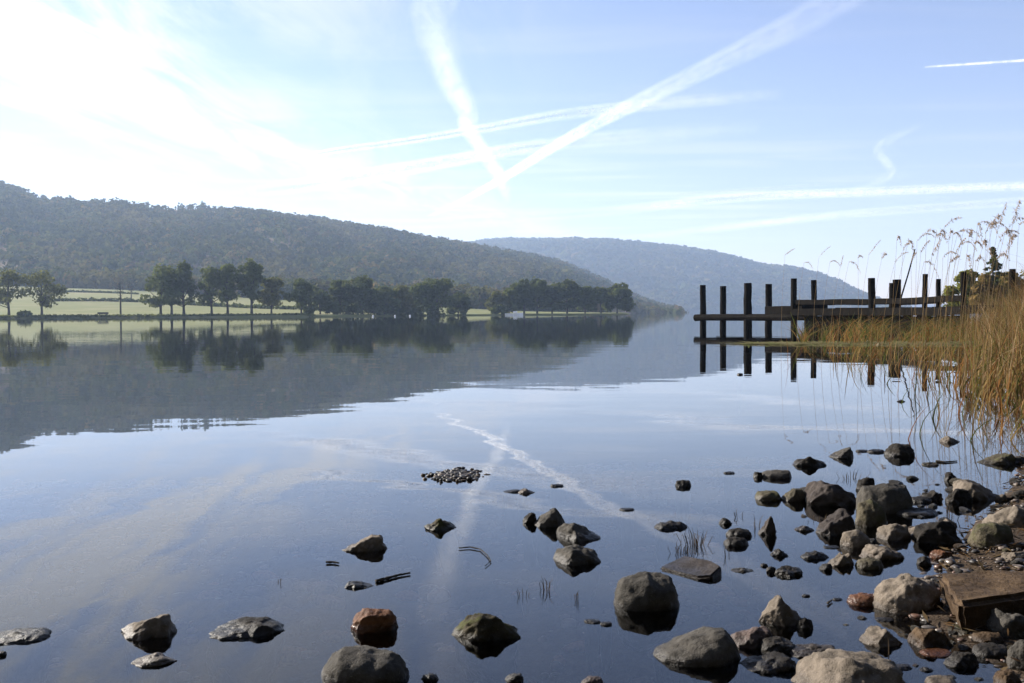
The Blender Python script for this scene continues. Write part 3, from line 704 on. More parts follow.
# ------------------------------------------------------------------ reeds and grasses
def blades(name, pos, hts, cols, seed, width=0.006, lean=0.18, segs=4, bend=0.35, wind=0.15, m=None):
    r = np.random.default_rng(seed); n = len(pos); pos = np.asarray(pos); hts = np.asarray(hts)
    a = r.uniform(0, 2 * math.pi, n); wv = np.stack([np.cos(a), np.sin(a)], -1) * width * r.uniform(.6, 1.4, (n, 1))
    la = r.normal(0, lean, (n, 2)) + np.array([wind, 0]); bd = r.normal(0, bend, (n, 2)) + np.array([wind, 0])
    V = []; 
    for k in range(segs + 1):
        t = k / segs
        xy = pos[:, :2] + la * (hts * t)[:, None] + bd * (hts * t ** 2.5)[:, None]
        z = pos[:, 2] + hts * t * (1 - 0.18 * t * np.abs(bd).sum(1).clip(0, 1))
        ww = wv * (1 - 0.85 * t ** 1.5)
        V.append(np.stack([np.c_[xy - ww, z], np.c_[xy + ww, z]], 1))
    V = np.stack(V, 1)  # n, segs+1, 2, 3
    idx = np.arange(n)[:, None] * (segs + 1) * 2 + np.arange(segs)[None] * 2
    Fc = np.stack([idx, idx + 1, idx + 3, idx + 2], -1).reshape(-1, 4)
    ci = np.array(cols)[r.integers(0, len(cols), n)] * r.uniform(.6, 1.35, (n, 1))
    C = np.repeat(np.c_[ci, np.ones(n)][:, None], (segs + 1) * 2, 1)
    o = mesh_obj(name, V.reshape(-1, 3), Fc, m or M['reed'], attr={'col': ('FLOAT_COLOR', C)}); return o
OR = [(0.17, 0.095, 0.036), (0.24, 0.15, 0.065), (0.13, 0.062, 0.028), (0.15, 0.11, 0.045), (0.08, 0.08, 0.022), (0.30, 0.21, 0.12), (0.11, 0.10, 0.03), (0.07, 0.04, 0.022)]
GRN = [(0.075, 0.085, 0.022), (0.12, 0.11, 0.032), (0.05, 0.06, 0.018), (0.18, 0.12, 0.045), (0.20, 0.10, 0.032), (0.16, 0.07, 0.025)]
def reed_region(n, seed, dens):
    r = np.random.default_rng(seed); out = []
    while len(out) < n:
        y = 5.5 * (34 / 5.5) ** r.random(); s = np.interp(y, SY, SX); t = r.uniform(-3.0, 4.0)
        if r.random() < dens(y, t): out.append((s + t, y, max(g1(s + t, y), -0.05)))
    return np.array(out)
# dense bank reeds
def d_dense(y, t):
    if y < 8.8: return 0
    lo = -0.75 - 0.02 * (y - 7)
    return 0 if t < lo else (1.0 if t > lo + .5 else .35)
P = reed_region(19000, 11, d_dense)
hh = np.interp(P[:, 1], [6, 9, 14, 34], [.5, .72, .85, .95]) * np.random.default_rng(1).uniform(.55, 1.25, len(P))
ts_ = P[:, 0] - np.interp(P[:, 1], SY, SX)
hh *= np.interp(ts_, [-1.2, 0, 0.8, 2.0], [.6, 1, 1.15, 1.3])
hh *= np.interp(P[:, 0] / P[:, 1], [.40, .47, .55], [1, 1.25, 1.4])
o = blades('reed_bed', P, hh, OR, 12, width=0.0042, lean=.12, bend=.4)
tag(o, 'dense rusty orange and green reed bed on the bank at the right', 'reeds', kind='stuff')
# bent leafy blades through the bed
P2 = reed_region(5000, 13, d_dense); 
o = blades('bank_sedge', P2, np.random.default_rng(2).uniform(.3, .75, len(P2)), GRN, 14, width=0.006, lean=.3, bend=.7)
tag(o, 'bent green and brown sedge blades mixed into the bank reeds', 'sedge', kind='stuff')
# sparse stems standing in the water left of the bed
def px_region(n, seed, f):
    r = np.random.default_rng(seed); out = []
    while len(out) < n:
        px = r.uniform(785, 1040); py = r.uniform(332, 445)
        if r.random() < f(px, py):
            p = at_z(px, py); out.append((p.x, p.y, -0.04))
    return np.array(out)
P3 = px_region(900, 21, lambda x, y: (1.0 if x > 790 + (y - 335) * 1.6 else .04) * (1 if y < 372 + max(0, x - 900) * .35 else .12) * np.interp(x, [795, 850, 960], [.25, .6, 1]))
o = blades('sparse_reeds', P3, np.random.default_rng(3).uniform(.15, .62, len(P3)) * np.interp(P3[:, 1], [5, 9, 30], [.6, .8, 1.15]), GRN + OR[:4], 22, width=0.005, lean=.10, bend=.35, segs=5)
tag(o, 'sparse bent reed stems standing in the shallow water before the jetty', 'reeds', kind='stuff')
# sedge at the jetty foot
def f4(x, y): return float(np.clip(.5 + .8 * math.sin(x * .16) * math.sin(x * .071 + 1), .05, 1)) if (800 < x < 985 and 334 < y < 344) else 0
P4 = px_region(1150, 31, f4)
o = blades('jetty_sedge', P4, np.random.default_rng(4).uniform(.15, .8, len(P4)), GRN, 32, width=0.009, lean=.3, bend=.8)
tag(o, 'green sedge growing along the foot of the jetty boarding', 'sedge', kind='stuff')
# floating litter strip
r_ = np.random.default_rng(9); n = 2600
px = r_.uniform(742, 1010, n) ; py = 344.0 - (px - 745) * 0.002 + r_.normal(0, .7, n) * np.interp(px, [745, 830], [.5, 1.2])
P5 = np.array([(*at_z(a, b)[:2], 0.004) for a, b in zip(px, py)])
o = blades('floating_reed_litter', P5, r_.uniform(.2, .6, n), [(0.24, 0.22, 0.11), (0.18, 0.2, 0.08), (0.3, 0.25, 0.15)], 10, width=.02, lean=.9, bend=.3, wind=0)
me = o.data; co = np.empty(len(me.vertices) * 3, np.float32); me.vertices.foreach_get('co', co); co = co.reshape(-1, 3); co[:, 2] = 0.004 + (co[:, 2] - .004) * .06; me.vertices.foreach_set('co', co.ravel()); me.update()
tag(o, 'pale green strip of floating reed litter stretching out from the reeds before the jetty', 'reed litter', kind='stuff')

# tall plumed stalks
def plume_stalk(px, py, D, k):
    tip = at_y(px, py, D); H = tip.z; lean = random.uniform(-.02, .16)
    bx = tip.x - H * lean; base = Vector((bx, D, max(-0.03, g1(bx, D) - .02)))
    root = empty('plumed_grass', base, 'tall thin grass stalk with a drooping feathery plume against the sky, above the reed bed', 'grass stalk', 'feathery grass stalks rising above the reed bed')
    Hh = tip.z - base.z; pts = []
    for i in range(9):
        t = i / 8; pts.append(Vector((lean * H * t ** 2, random.uniform(-.005, .005), Hh * t * (1 - .0 * t))))
    mb = MB(); w = 0.0012 + D * 0.00008
    mb.tube(pts, [w * (1 - .5 * i / 8) for i in range(9)], 5); 
    st = mesh_obj('stem', mb.v, mb.f, M['plume'], root, attr={'col': ('FLOAT_COLOR', [(0.30, 0.22, 0.12, 1)] * len(mb.v))})
    V, Fc, C = [], [], []; L = Hh * random.uniform(.11, .17) + .05; ax0 = pts[-1]; dx = random.uniform(.1, .75); uz = random.uniform(.3, 1.1); dz_ = random.uniform(.1, 1.2); fl = random.uniform(.6, 1.5)
    for i in range(60):
        t = i / 59; a = ax0 + Vector((L * t * dx, 0, L * (uz * t - dz_ * t * t))) + Vector((0, random.uniform(-.01, .01), 0))
        l = .018 * fl * math.sin(math.pi * min(1, t * .85 + .1)) * random.uniform(.6, 1.3) + .008
        d = Vector((random.uniform(-.3, 1), random.uniform(-.6, .6), random.uniform(-1, .45))).normalized(); s = Vector((0.0016, random.uniform(-.0015, .0015), .0005)) * (1 + D * .06)
        b = len(V); V += [a - s, a + s, a + d * l + s * .6, a + d * l - s * .6]; Fc.append((b, b+1, b+2, b+3))
        c = random.choice([(0.36, 0.28, 0.21), (0.28, 0.21, 0.16), (0.46, 0.37, 0.28)]); C += [c4(c)] * 4
    mesh_obj('plume', V, Fc, M['plume'], root, attr={'col': ('FLOAT_COLOR', C)})
PL = [(905,240,11),(916,243,10),(925,241,11),(935,231,9),(944,237,10),(948,232,9),(953,226,9),(957,239,10),(961,234,8.5),(966,232,9),(972,230,8.5),(977,236,9),(982,243,9),(986,224,8),(989,222,8),(994,232,8.5),(998,228,8),(1001,224,8),(1006,228,8.5),(1009,236,8),(1013,232,8),(1017,226,8),(1021,221,8),(1027,224,8),(903,262,13),(890,258,14),(877,254,16),(866,258,16),(827,257,18),(838,262,17),(812,263,19),(793,255,20),(919,262,12),(932,262,11),(940,255,10),(951,258,10),(964,252,9),(975,256,9),(984,262,9),(997,250,9),(1005,258,9),(1014,254,9),(848,268,17),(857,262,16),(911,250,12),(929,252,11),(958,262,10),(991,244,8.5),(1019,243,8.5),(970,244,9)]
for k, (px, py, D) in enumerate(PL): plume_stalk(px - 8, py, D, k)

# ------------------------------------------------------------------ trees
GREENS = [(0.062, 0.078, 0.026), (0.08, 0.098, 0.03), (0.048, 0.062, 0.022), (0.10, 0.10, 0.032)]
def leafy(centres, radii, n, size, tint, seed, shell=.55):
    r = np.random.default_rng(seed); centres = np.asarray(centres, float); radii = np.asarray(radii, float)
    w = radii.prod(1) ** (2 / 3); idx = r.choice(len(centres), n, p=w / w.sum())
    d = r.normal(size=(n, 3)); d /= np.linalg.norm(d, axis=1)[:, None]
    rad = (shell + (1 - shell) * r.random(n) ** .5); P = centres[idx] + d * radii[idx] * rad[:, None] * (1 + .12 * r.normal(size=(n, 1)))
    nn = d + .55 * r.normal(size=(n, 3)) + np.array([0, 0, .25]); u = np.cross(nn, r.normal(size=(n, 3))); u /= np.linalg.norm(u, axis=1)[:, None]; v = np.cross(nn, u); v /= np.linalg.norm(v, axis=1)[:, None]
    s = size * r.uniform(.5, 1.3, (n, 1))
    V = np.stack([P - u*s - v*s*.4, P + u*s*.8 - v*s, P + u*s + v*s*.6, P - u*s*.7 + v*s], 1)
    Fc = np.arange(n * 4).reshape(n, 4)
    bl = r.uniform(.75, 1.3, len(centres))
    c = np.array(tint)[None] * bl[idx][:, None] * r.uniform(.75, 1.3, (n, 1)); C = np.repeat(np.c_[c, np.ones(n)][:, None], 4, 1)
    return V.reshape(-1, 3), Fc, C.reshape(-1, 4)
def tree(px, ytop, w, D, label, tint, kind='dome', group=None, n=2300, seed=None, trunk=.12, dens=1.0, zb=None, name='broadleaf_tree', split=None):
    seed = seed or int(px * 11 + ytop); r = random.Random(seed)
    top = at_y(px, ytop, D); zb0 = zb; zb = float(field_z(px, D)) if zb is None else zb
    base = Vector((top.x, D, zb)); H = top.z - zb; W = w / 2 * D / F
    root = empty(name, base, label, 'tree', group)
    mb = MB(); tr = H * .018 + .06; ch = H * trunk * (.62 if zb0 is None else 1)
    mb.tube([(0, 0, -.5), (0, 0, H * .1), (r.uniform(-.2, .2), 0, H * .35), (r.uniform(-.3, .3), 0, H * .75)], [tr * 1.4, tr, tr * .8, tr * .25], 8, .08)
    cs, rs = [], []
    nb = 26 if kind != 'cone' else 0
    for i in range(nb):
        u = r.uniform(-1, 1); zz = ch + (H - ch) * r.uniform(.14, .86)
        rel = (zz - ch) / (H - ch); env = math.sin(math.pi * min(1, max(0, (rel * .88 + .14)))) ** .6
        q = Vector((u * W * .72 * env, r.uniform(-1, 1) * W * .72 * env, zz)); br = W * r.uniform(.19, .36)
        cs.append(q); rs.append((br, br, br * r.uniform(.55, .85)))
        if i % 2 == 0: s0 = Vector((0, 0, max(H * .15, zz * .55))); mb.tube([s0, s0.lerp(q, .5) + Vector((0, 0, -.2)), q], [tr * .45, tr * .3, tr * .1], 5)
    cs += [Vector((0, 0, H * .80)), Vector((0, 0, H * .6))]; rs += [(W * .36, W * .36, H * .17), (W * .5, W * .5, H * .2)]
    V, Fc, C = leafy(cs, rs, int(n * dens), .36 * D / 300, tint, seed)
    V[:, 2] = np.maximum(V[:, 2], ch * .8)
    mesh_obj('crown', V, Fc, M['leaf'], root, attr={'col': ('FLOAT_COLOR', C)})
    mb.build('trunk', M['bark'], root, smooth=True); return root
g0, g1_, g2, g3 = GREENS
SHG = 'trees along the far shore'
TR = [
 (8,267,46,246,'open crowned oak at the far left of the shore, cut by the picture edge',g3,.22,.55),
 (41,268,46,246,'open wide crowned oak, second tree from the left on the far shore',g3,.22,.55),
 (160,262,40,246,'leftmost tree of the middle row on the pasture, wide crown reaching low',g1_,.16,1),
 (171,264,30,252,'slim tree squeezed between the first two big crowns of the middle row',g1_,.2,.8),
 (183,259,34,248,'tall round topped tree on the pasture, third trunk of the middle row',g0,.18,1),
 (211,265,32,248,'airy tree on the pasture, fourth trunk of the middle row',g1_,.25,.7),
 (227,262,38,248,'broad airy tree on the pasture, fifth trunk of the middle row',g1_,.25,.75),
 (251,257,36,248,'tallest tree of the middle row with a narrow pointed top',g0,.16,1.1),
 (271,276,34,250,'low spreading tree just right of the tallest tree',g3,.2,.8),
 (301,278,34,252,'rounded dark tree with two thin trunks before the bright meadow gap',g0,.2,1),
 (320,290,24,262,'small dark tree between the meadow gap and the dense grove',g2,.1,1),
 (340,279,38,268,'dark round tree at the left end of the dense grove',g2,.06,1.2),
 (362,275,48,272,'biggest dark tree of the dense grove with a domed top',g2,.06,1.4),
 (384,285,34,276,'lower dark tree right of the biggest domed one in the grove',g0,.06,1.1),
 (401,285,34,282,'yellowish green tree in the middle of the dense grove',g3,.06,1.1),
 (419,282,34,288,'middle sized green tree left of the wide dome at the grove end',g1_,.06,1.1),
 (437,277,50,292,'wide domed tree at the right part of the dense grove',g0,.06,1.3),
 (458,291,28,298,'small tree finishing the dense grove on the right',g0,.06,1),
 (470,293,20,420,'pale small tree far behind the gap between the grove and the point',g3,.1,.8),
 (482,288,24,440,'pale conical tree behind the beach gap',g3,.1,.9),
 (497,290,28,312,'light green tree at the left end of the wooded point',g3,.06,1.1),
 (509,287,26,316,'second light green tree on the wooded point',g1_,.06,1.1),
 (524,278,34,318,'high dark tree on the wooded point, left of its twin top',g2,.08,1.2),
 (537,277,32,322,'highest tree on the wooded point beside the other high dark one',g0,.08,1.2),
 (552,284,32,324,'lower dark tree in the dip of the wooded point',g2,.08,1.1),
 (567,278,36,326,'tall dark dome in the middle of the wooded point',g2,.08,1.2),
 (585,286,32,330,'mid green tree right of the tall dome on the wooded point',g0,.08,1.1),
 (601,287,32,332,'dark tree next to last on the wooded point',g2,.08,1.1),
 (617,283,36,336,'last big tree at the right tip of the wooded point',g0,.06,1.2),
]
for px_, yt, w, D, lab, tint, trk, dn in TR:
    tree(px_, yt, w, D, lab, tint, trunk=trk, dens=dn, group=SHG)
# low shrubs below the grove and point
def shrub(px, ytop, w, D, label, tint, n=500, zb=None):
    top = at_y(px, ytop, D); zb = float(field_z(px, D)) if zb is None else zb; H = max(.6, top.z - zb); W = w / 2 * D / F
    r = random.Random(int(px)); cs = [Vector((r.uniform(-.6, .6) * W, r.uniform(-.5, .5), H * r.uniform(.3, .6))) for _ in range(7)]
    rs = [(W * .4, W * .4, H * .42)] * 7
    V, Fc, C = leafy(cs, rs, n, .35 * D / 300, tint, int(px)); V[:, 2] = np.maximum(V[:, 2], -.2)
    o = mesh_obj('shrub', V, Fc, M['leaf'], loc=(top.x, D, zb), attr={'col': ('FLOAT_COLOR', C)}); tag(o, label, 'shrub'); return o
SHR = [(332,302,26,262,'dark shrub at the foot of the left end of the grove'),(352,303,30,266,'dark shrub under the round tree at the left of the grove'),(374,303,30,270,'dark shrub under the biggest grove tree'),(396,304,28,276,'dark shrub under the yellowish grove tree'),(416,305,26,282,'dark shrub under the middle green grove tree'),(438,305,28,288,'dark shrub under the wide domed grove tree'),(500,305,22,308,'bush at the left end of the wooded point'),(24,311,16,238,'low dark bush at the water edge between the two left oaks'),(310,306,16,256,'small bush at the right of the bright meadow gap')]
for a in SHR: shrub(*a, g2)
# bare thin tree and others on the pasture
def bare_tree(px, ytop, D, label, spread):
    top = at_y(px, ytop, D); zb = float(field_z(px, D)); H = top.z - zb; root = empty('bare_tree', (top.x, D, zb), label, 'tree')
    mb = MB(); mb.tube([(0, 0, -.3), (.05, 0, H * .5), (0, 0, H)], [.25, .17, .05], 7, .1); mb.build('trunk', M['bark'], root)
    r = random.Random(int(px)); mb = MB()
    for i in range(16):
        z = H * r.uniform(.45, .95); a = r.uniform(0, 6.28); L = spread * r.uniform(.4, 1)
        q = Vector((math.cos(a) * L, math.sin(a) * L, z + L * .6)); mb.tube([(0, 0, z), Vector((0, 0, z)).lerp(q, .5) + Vector((0, 0, -.1)), q], [.08, .05, .02], 4)
    mb.build('branches', M['bark'], root)
bare_tree(120, 282, 242, 'thin bare trunked tree standing alone on the pasture', 1.8)
bare_tree(131, 285, 380, 'small bare tree farther up the pasture behind the lone thin one', 2.6)

# hedges and walls across the pasture
def hedge(pts, hpx, label, tint, name='hedge'):
    V, Fc, C = [], [], []; r = np.random.default_rng(int(pts[0][0] * 7 + pts[0][1] + 3))
    world = [at_y(px, py, D) for px, py, D in pts]; c0 = world[0]
    cs, rs = [], []
    for a, b in zip(world[:-1], world[1:]):
        n = int((b - a).length / 1.6) + 1
        for i in range(n):
            q = a.lerp(b, i / n); h = hpx * q.y / F * r.uniform(.7, 1.3); pxq = 512 + q.x / q.y * F; zz = float(field_z(pxq, q.y))
            cs.append(Vector((q.x, q.y, zz + h * .45)) - c0); rs.append((1.2, 1.2, h * .55))
    V, Fc, C = leafy(cs, rs, len(cs) * 26, .4, tint, 3, .3)
    o = mesh_obj(name, V, Fc, M['leaf'], loc=c0, attr={'col': ('FLOAT_COLOR', C)}); tag(o, label, 'hedge')
hedge([(50,292,350),(100,293,355),(150,297,350),(200,302,330),(260,306,310),(330,308,300)], 3.4, 'long dark hedge slanting down across the middle of the pasture', g2)
hedge([(55,284,450),(100,286,450),(140,289,440)], 1.8, 'thin dark hedge higher up the pasture', g2)
hedge([(0,284,520),(50,282,530),(70,281,540)], 1.5, 'short faint hedge at the top left of the pasture', g0)
hedge([(-20,317,237),(100,317,239),(200,316,241),(330,315,247)], .6, 'low rough grass edge along the bank of the far shore', (0.09,0.10,0.03), 'bank_grass')
# trough and stones on the shore
def trough():
    p = at_y(103, 316.5, 239); b = Vector((p.x, 239, float(field_z(103, 239)))); root = empty('feed_trough', b, 'small dark trough standing on the bank of the pasture', 'trough')
    mb = MB(); mb.box((-1.2, 0, .75), (1.2, 0, .75), .6, .45); mb.build('basin', M['bark'], root)
    for x in (-.8, .8):
        mb = MB(); mb.box((x, 0, -.3), (x, 0, .52), .14, .4, up=Vector((0, 1, 0))); mb.build('leg', M['bark'], root)
trough()
# white buoys and moored boat
for k, (px_, py, D, lab) in enumerate([(373,317,225,'leftmost of three small white buoys before the grove'),(395,317,232,'middle one of three small white buoys before the grove'),(410,317,236,'rightmost and brightest of three small white buoys before the grove')]):
    p = at_y(px_, py, D); bmm = bmesh.new(); bmesh.ops.create_uvsphere(bmm, u_segments=16, v_segments=10, radius=.22)
    for v in bmm.verts:
        if v.co.z > .2: v.co.z *= 1.25
    me = bpy.data.meshes.new('buoy'); bmm.to_mesh(me); bmm.free(); me.materials.append(M['white'])
    o = bpy.data.objects.new('buoy', me); COL.objects.link(o); o.location = (p.x, D, .12); tag(o, lab, 'buoy', 'white mooring buoys')
def boat(px, D, L, label):
    p = at_y(px, 315, D); root = empty('motor_boat', (p.x, D, 0), label, 'boat'); V, Fc = [], []; n = 12
    for i in range(n + 1):
        t = i / n; x = (t - .5) * L; w = L * .17 * (1 - (t ** 3)) + .02; sh = .55 + .25 * t * t
        V += [(x, -w, sh), (x, -w * .8, .0), (x, 0, -.25), (x, w * .8, .0), (x, w, sh)]
    for i in range(n):
        for k in range(4): a = i * 5 + k; Fc.append((a, a+1, a+6, a+5))
        Fc.append((i*5, i*5+5, i*5+9, i*5+4))
    Fc.append((0, 1, 2, 3, 4)); mesh_obj('hull', V, Fc, M['white'], root)
    mb = MB(); mb.box((-L*.05, 0, .95), (L*.18, 0, .95), L*.2, .5); mb.build('cabin', M['white'], root)
    mb = MB(); mb.box((-L*.5-.12, 0, .1), (-L*.5-.12, 0, .9), .22, .25, up=Vector((0, 1, 0))); mb.build('outboard_engine', M['bark'], root)
boat(514, 303, 5.5, 'small white boat moored at the left end of the wooded point')

# right bank trees
def conifer(px, ytop, w, D, label, zb):
    top = at_y(px, ytop, D); root = empty('conifer_tree', (top.x, D, zb), label, 'tree'); H = top.z - zb; W = w / 2 * D / F
    mb = MB(); mb.tube([(0, 0, -.3), (0, 0, H * .5), (0, 0, H * .98)], [H * .02, H * .014, .02], 7, .05); mb.build('trunk', M['bark'], root)
    r = random.Random(int(px)); cs, rs = [], []
    for i in range(95):
        t = r.random() ** .8; z = H * (.12 + .86 * t); L = W * (1 - t) ** .8 * r.uniform(.45, 1.05); a = r.uniform(0, 6.28)
        for s in (.45, .8): cs.append(Vector((math.cos(a) * L * s, math.sin(a) * L * s, z - L * .25 * s))); rs.append((max(.1, L * .26), max(.1, L * .26), max(.06, H * .02)))
    V, Fc, C = leafy(cs, rs, 5200, D * .0011, (0.04, 0.05, 0.018), int(px), .1); mesh_obj('crown', V, Fc, M['leaf'], root, attr={'col': ('FLOAT_COLOR', C)})
conifer(993, 246, 56, 80, 'dark pointed conifer behind the reed bed at the right', .4)
def near_tree(px, ytop, w, D, label, tint, zb=.4, n=5000):
    tree(px, ytop, w, D, label, tint, trunk=.05, n=n, zb=zb, dens=1, group=None)
near_tree(968, 268, 40, 78, 'yellow green rounded tree left of the dark conifer behind the reeds', (0.13, 0.13, 0.03))
near_tree(953, 284, 28, 84, 'sparse small tree at the left edge of the right bank trees', (0.08, 0.09, 0.03), n=1100)
near_tree(1012, 270, 50, 82, 'brownish tree right of the dark conifer behind the reeds', (0.11, 0.08, 0.03))
near_tree(985, 272, 34, 74, 'brown leafed tree in front of the dark conifer', (0.12, 0.08, 0.03))
near_tree(1050, 262, 70, 85, 'large brownish tree beyond the right edge of the picture', (0.10, 0.08, 0.03))

# unseen foliage added behind and right of camera: blocks skylight from the near shore
def shade_foliage():
    r = np.random.default_rng(77); cs, rs = [], []
    for i in range(330):
        az = R(r.uniform(78, 232)); rad = r.uniform(8, 17); z = r.uniform(.5, 17); b = r.uniform(1.4, 2.6)
        cs.append((math.sin(az) * rad, math.cos(az) * rad, z)); rs.append((b, b, b * .8))
    V, Fc, C = leafy(cs, rs, 46000, .42, (0.03, 0.04, 0.015), 5, .3)
    o = mesh_obj('added_shade_foliage', V, Fc, M['leaf'], attr={'col': ('FLOAT_COLOR', C)}); tag(o, 'unseen dark foliage added behind and beside the camera to shade the shore', 'woodland', kind='stuff')
shade_foliage()
# ------------------------------------------------------------------ forests (far woods, one mass each)
def forest(name, label, n, pxr, tr, fn, size, hgt, K, leaf, seed, tints, keep=None, tpow=1.0):
    r = np.random.default_rng(seed)
    px = r.uniform(*pxr, n); t = tr[0] + (tr[1] - tr[0]) * r.random(n) ** tpow
    Y, Z = fn(px, t)
    if keep is not None:
        k = keep(px, Y, r); px, Y, Z = px[k], Y[k], Z[k]; n = len(px)
    X = px2az(px) * Y
    d = r.normal(size=(n, K, 3)); d /= np.linalg.norm(d, axis=2)[..., None]
    sc = r.uniform(.7, 1.35, n)[:, None, None]
    d[..., 2] = np.abs(d[..., 2]) * 1.0 - .25
    P = d * np.array([size, size, hgt]) * sc * (.6 + .4 * r.random((n, K, 1))) + np.stack([X, Y, Z + hgt * .25], -1)[:, None]
    P = P.reshape(-1, 3); m = len(P)
    nn = d.reshape(-1, 3) + .4 * r.normal(size=(m, 3)); u = np.cross(nn, r.normal(size=(m, 3))); u /= np.linalg.norm(u, axis=1)[:, None]; v = np.cross(nn, u); v /= np.linalg.norm(v, axis=1)[:, None]
    s = leaf * r.uniform(.6, 1.3, (m, 1))
    V = np.stack([P - u*s - v*s*.5, P + u*s*.8 - v*s, P + u*s + v*s*.6, P - u*s*.7 + v*s], 1).reshape(-1, 3)
    Fc = np.arange(m * 4).reshape(m, 4)
    ci = np.array(tints)[r.integers(0, len(tints), n)] * r.uniform(.7, 1.3, (n, 1))
    patch = .85 + .45 * vnoise(px * .06, Y * .02, 5); ci = ci * patch[:, None]; warm = np.clip(vnoise(px * .035 + 2, Y * .013, 8), 0, 1)[:, None]; ci = ci * (1 - warm * .7) + np.array([.15, .115, .045]) * warm * .7 * r.uniform(.5, 1.3, (n, 1))
    C = np.repeat(np.c_[ci, np.ones(n)][:, None], K * 4, 1)
    o = mesh_obj(name, V, Fc, M['forest'], attr={'col': ('FLOAT_COLOR', C.reshape(-1, 4))}); tag(o, label, 'woodland', kind='stuff'); return o
TN = [(0.055, 0.065, 0.022), (0.04, 0.052, 0.02), (0.085, 0.08, 0.028), (0.12, 0.085, 0.035), (0.065, 0.075, 0.025), (0.03, 0.042, 0.018)]
def keep_near(px, Y, r):
    D0 = np.interp(px, [-700, 0, 330, 700], [540, 540, 560, 700]); D1 = np.interp(px, [-700, 0, 330, 700], [1150, 1150, 1250, 1500]); u = (Y - D0) / (D1 - D0)
    moor = (px < 240) & (u > .80 + .06 * vnoise(px * .08, Y * .01, 2)) & (px > 25)
    clear = vnoise(px * .055 + 3, Y * .017, 9) > .9
    return ~((moor & (r.random(len(px)) > .06)) | (clear & (r.random(len(px)) > .25)))
forest('hillside_woodland', 'mixed autumn woodland covering the long hillside behind the far shore', 10500, (-330, 680), (0.0, .82), hill_fn, 6.0, 8.0, 34, 1.35, 41, TN, keep_near, tpow=.8)
forest('far_woodland', 'distant hazy woodland on the far blue hill', 9000, (430, 905), (0.0, .80), far_fn, 13, 11, 9, 5.5, 42, [(a * .75, b * .75, c * .75) for a, b, c in TN], lambda px, Y, r: ~((vnoise(px * .05, Y * .006, 4) > .55) & (r.random(len(px)) > .2)))
# wood edge behind the pasture and grove
def belt_fn(px, t):
    Y = np.interp(px, [-330, 0, 130, 330, 470, 640], [520, 520, 500, 420, 430, 420]) + 110 * t; return Y, field_z(px, Y) - .5
forest('foot_woodland', 'broadleaf wood along the foot of the hill behind the pasture', 1500, (-330, 600), (0, 1), belt_fn, 5.5, 9, 60, .95, 43, TN)

# skyline trees on the left ridge
def sky_tree(px, ytop, wpx, label, conif, Yf=1140):
    Y, zb = hill_fn(np.array(float(px)), np.array((Yf - 540) / (1150 * 1.5 - 540))); Y = float(Y); zb = float(zb)
    top = at_y(px, ytop, Y); H = max(6, top.z - zb); W = wpx / 2 * Y / F
    root = empty('ridge_tree', (top.x, Y, top.z - H), label, 'tree', 'single trees on the left skyline')
    mb = MB(); mb.tube([(0, 0, -2), (0, 0, H * .9)], [.4, .15], 6); mb.build('trunk', M['bark'], root)
    r = random.Random(int(px * 5)); cs, rs = [], []
    for i in range(14):
        t = i / 14
        if conif: L = W * 1.6 * (1 - t) * r.uniform(.6, 1.3) + .5; z = H * (.2 + .78 * t)
        else: L = 1.2 * W * math.sin(math.pi * (t * .8 + .15)); z = H * (.35 + .6 * t)
        cs.append(Vector((r.uniform(-.4, .4) * L, r.uniform(-.4, .4) * L, z))); rs.append((L * .7, L * .7, H * .07))
    V, Fc, C = leafy(cs, rs, 420, .8, g0, int(px), .2); mesh_obj('crown', V, Fc, M['leaf'], root, attr={'col': ('FLOAT_COLOR', C)})
SK = [(3,180,7,'left end',1),(9,184,6,'second on the steep left end of the ridge',1),(16,186,5,'spiky third one on the steep left end of the ridge',1),(21,188,5,'fourth one going down the steep left end',1),(29,192,4,'lower one where the steep end flattens',1),(46,196,4,'small one just after the notch in the ridge',1),(112,201,7,'round one alone on the bare moor top',0),(190,204,6,'small round one right of the bare moor',0),(202,200,9,'taller pointed one above the bare moor end',1),(209,205,5,'short one beside the taller pointed one',1),(232,208,7,'round one where the wooded ridge begins',0),(262,210,6,'pointed one standing above the wooded ridge',1),(316,217,6,'narrow one above the long wooded ridge',1),(352,222,6,'last clear one on the descending wooded ridge',1)]
for px_, yt, w, d, c in SK: sky_tree(px_, yt, w, ('pointed' if c else 'rounded') + ' skyline tree, ' + ('at the very left end of the ridge' if d == 'left end' else d), c)

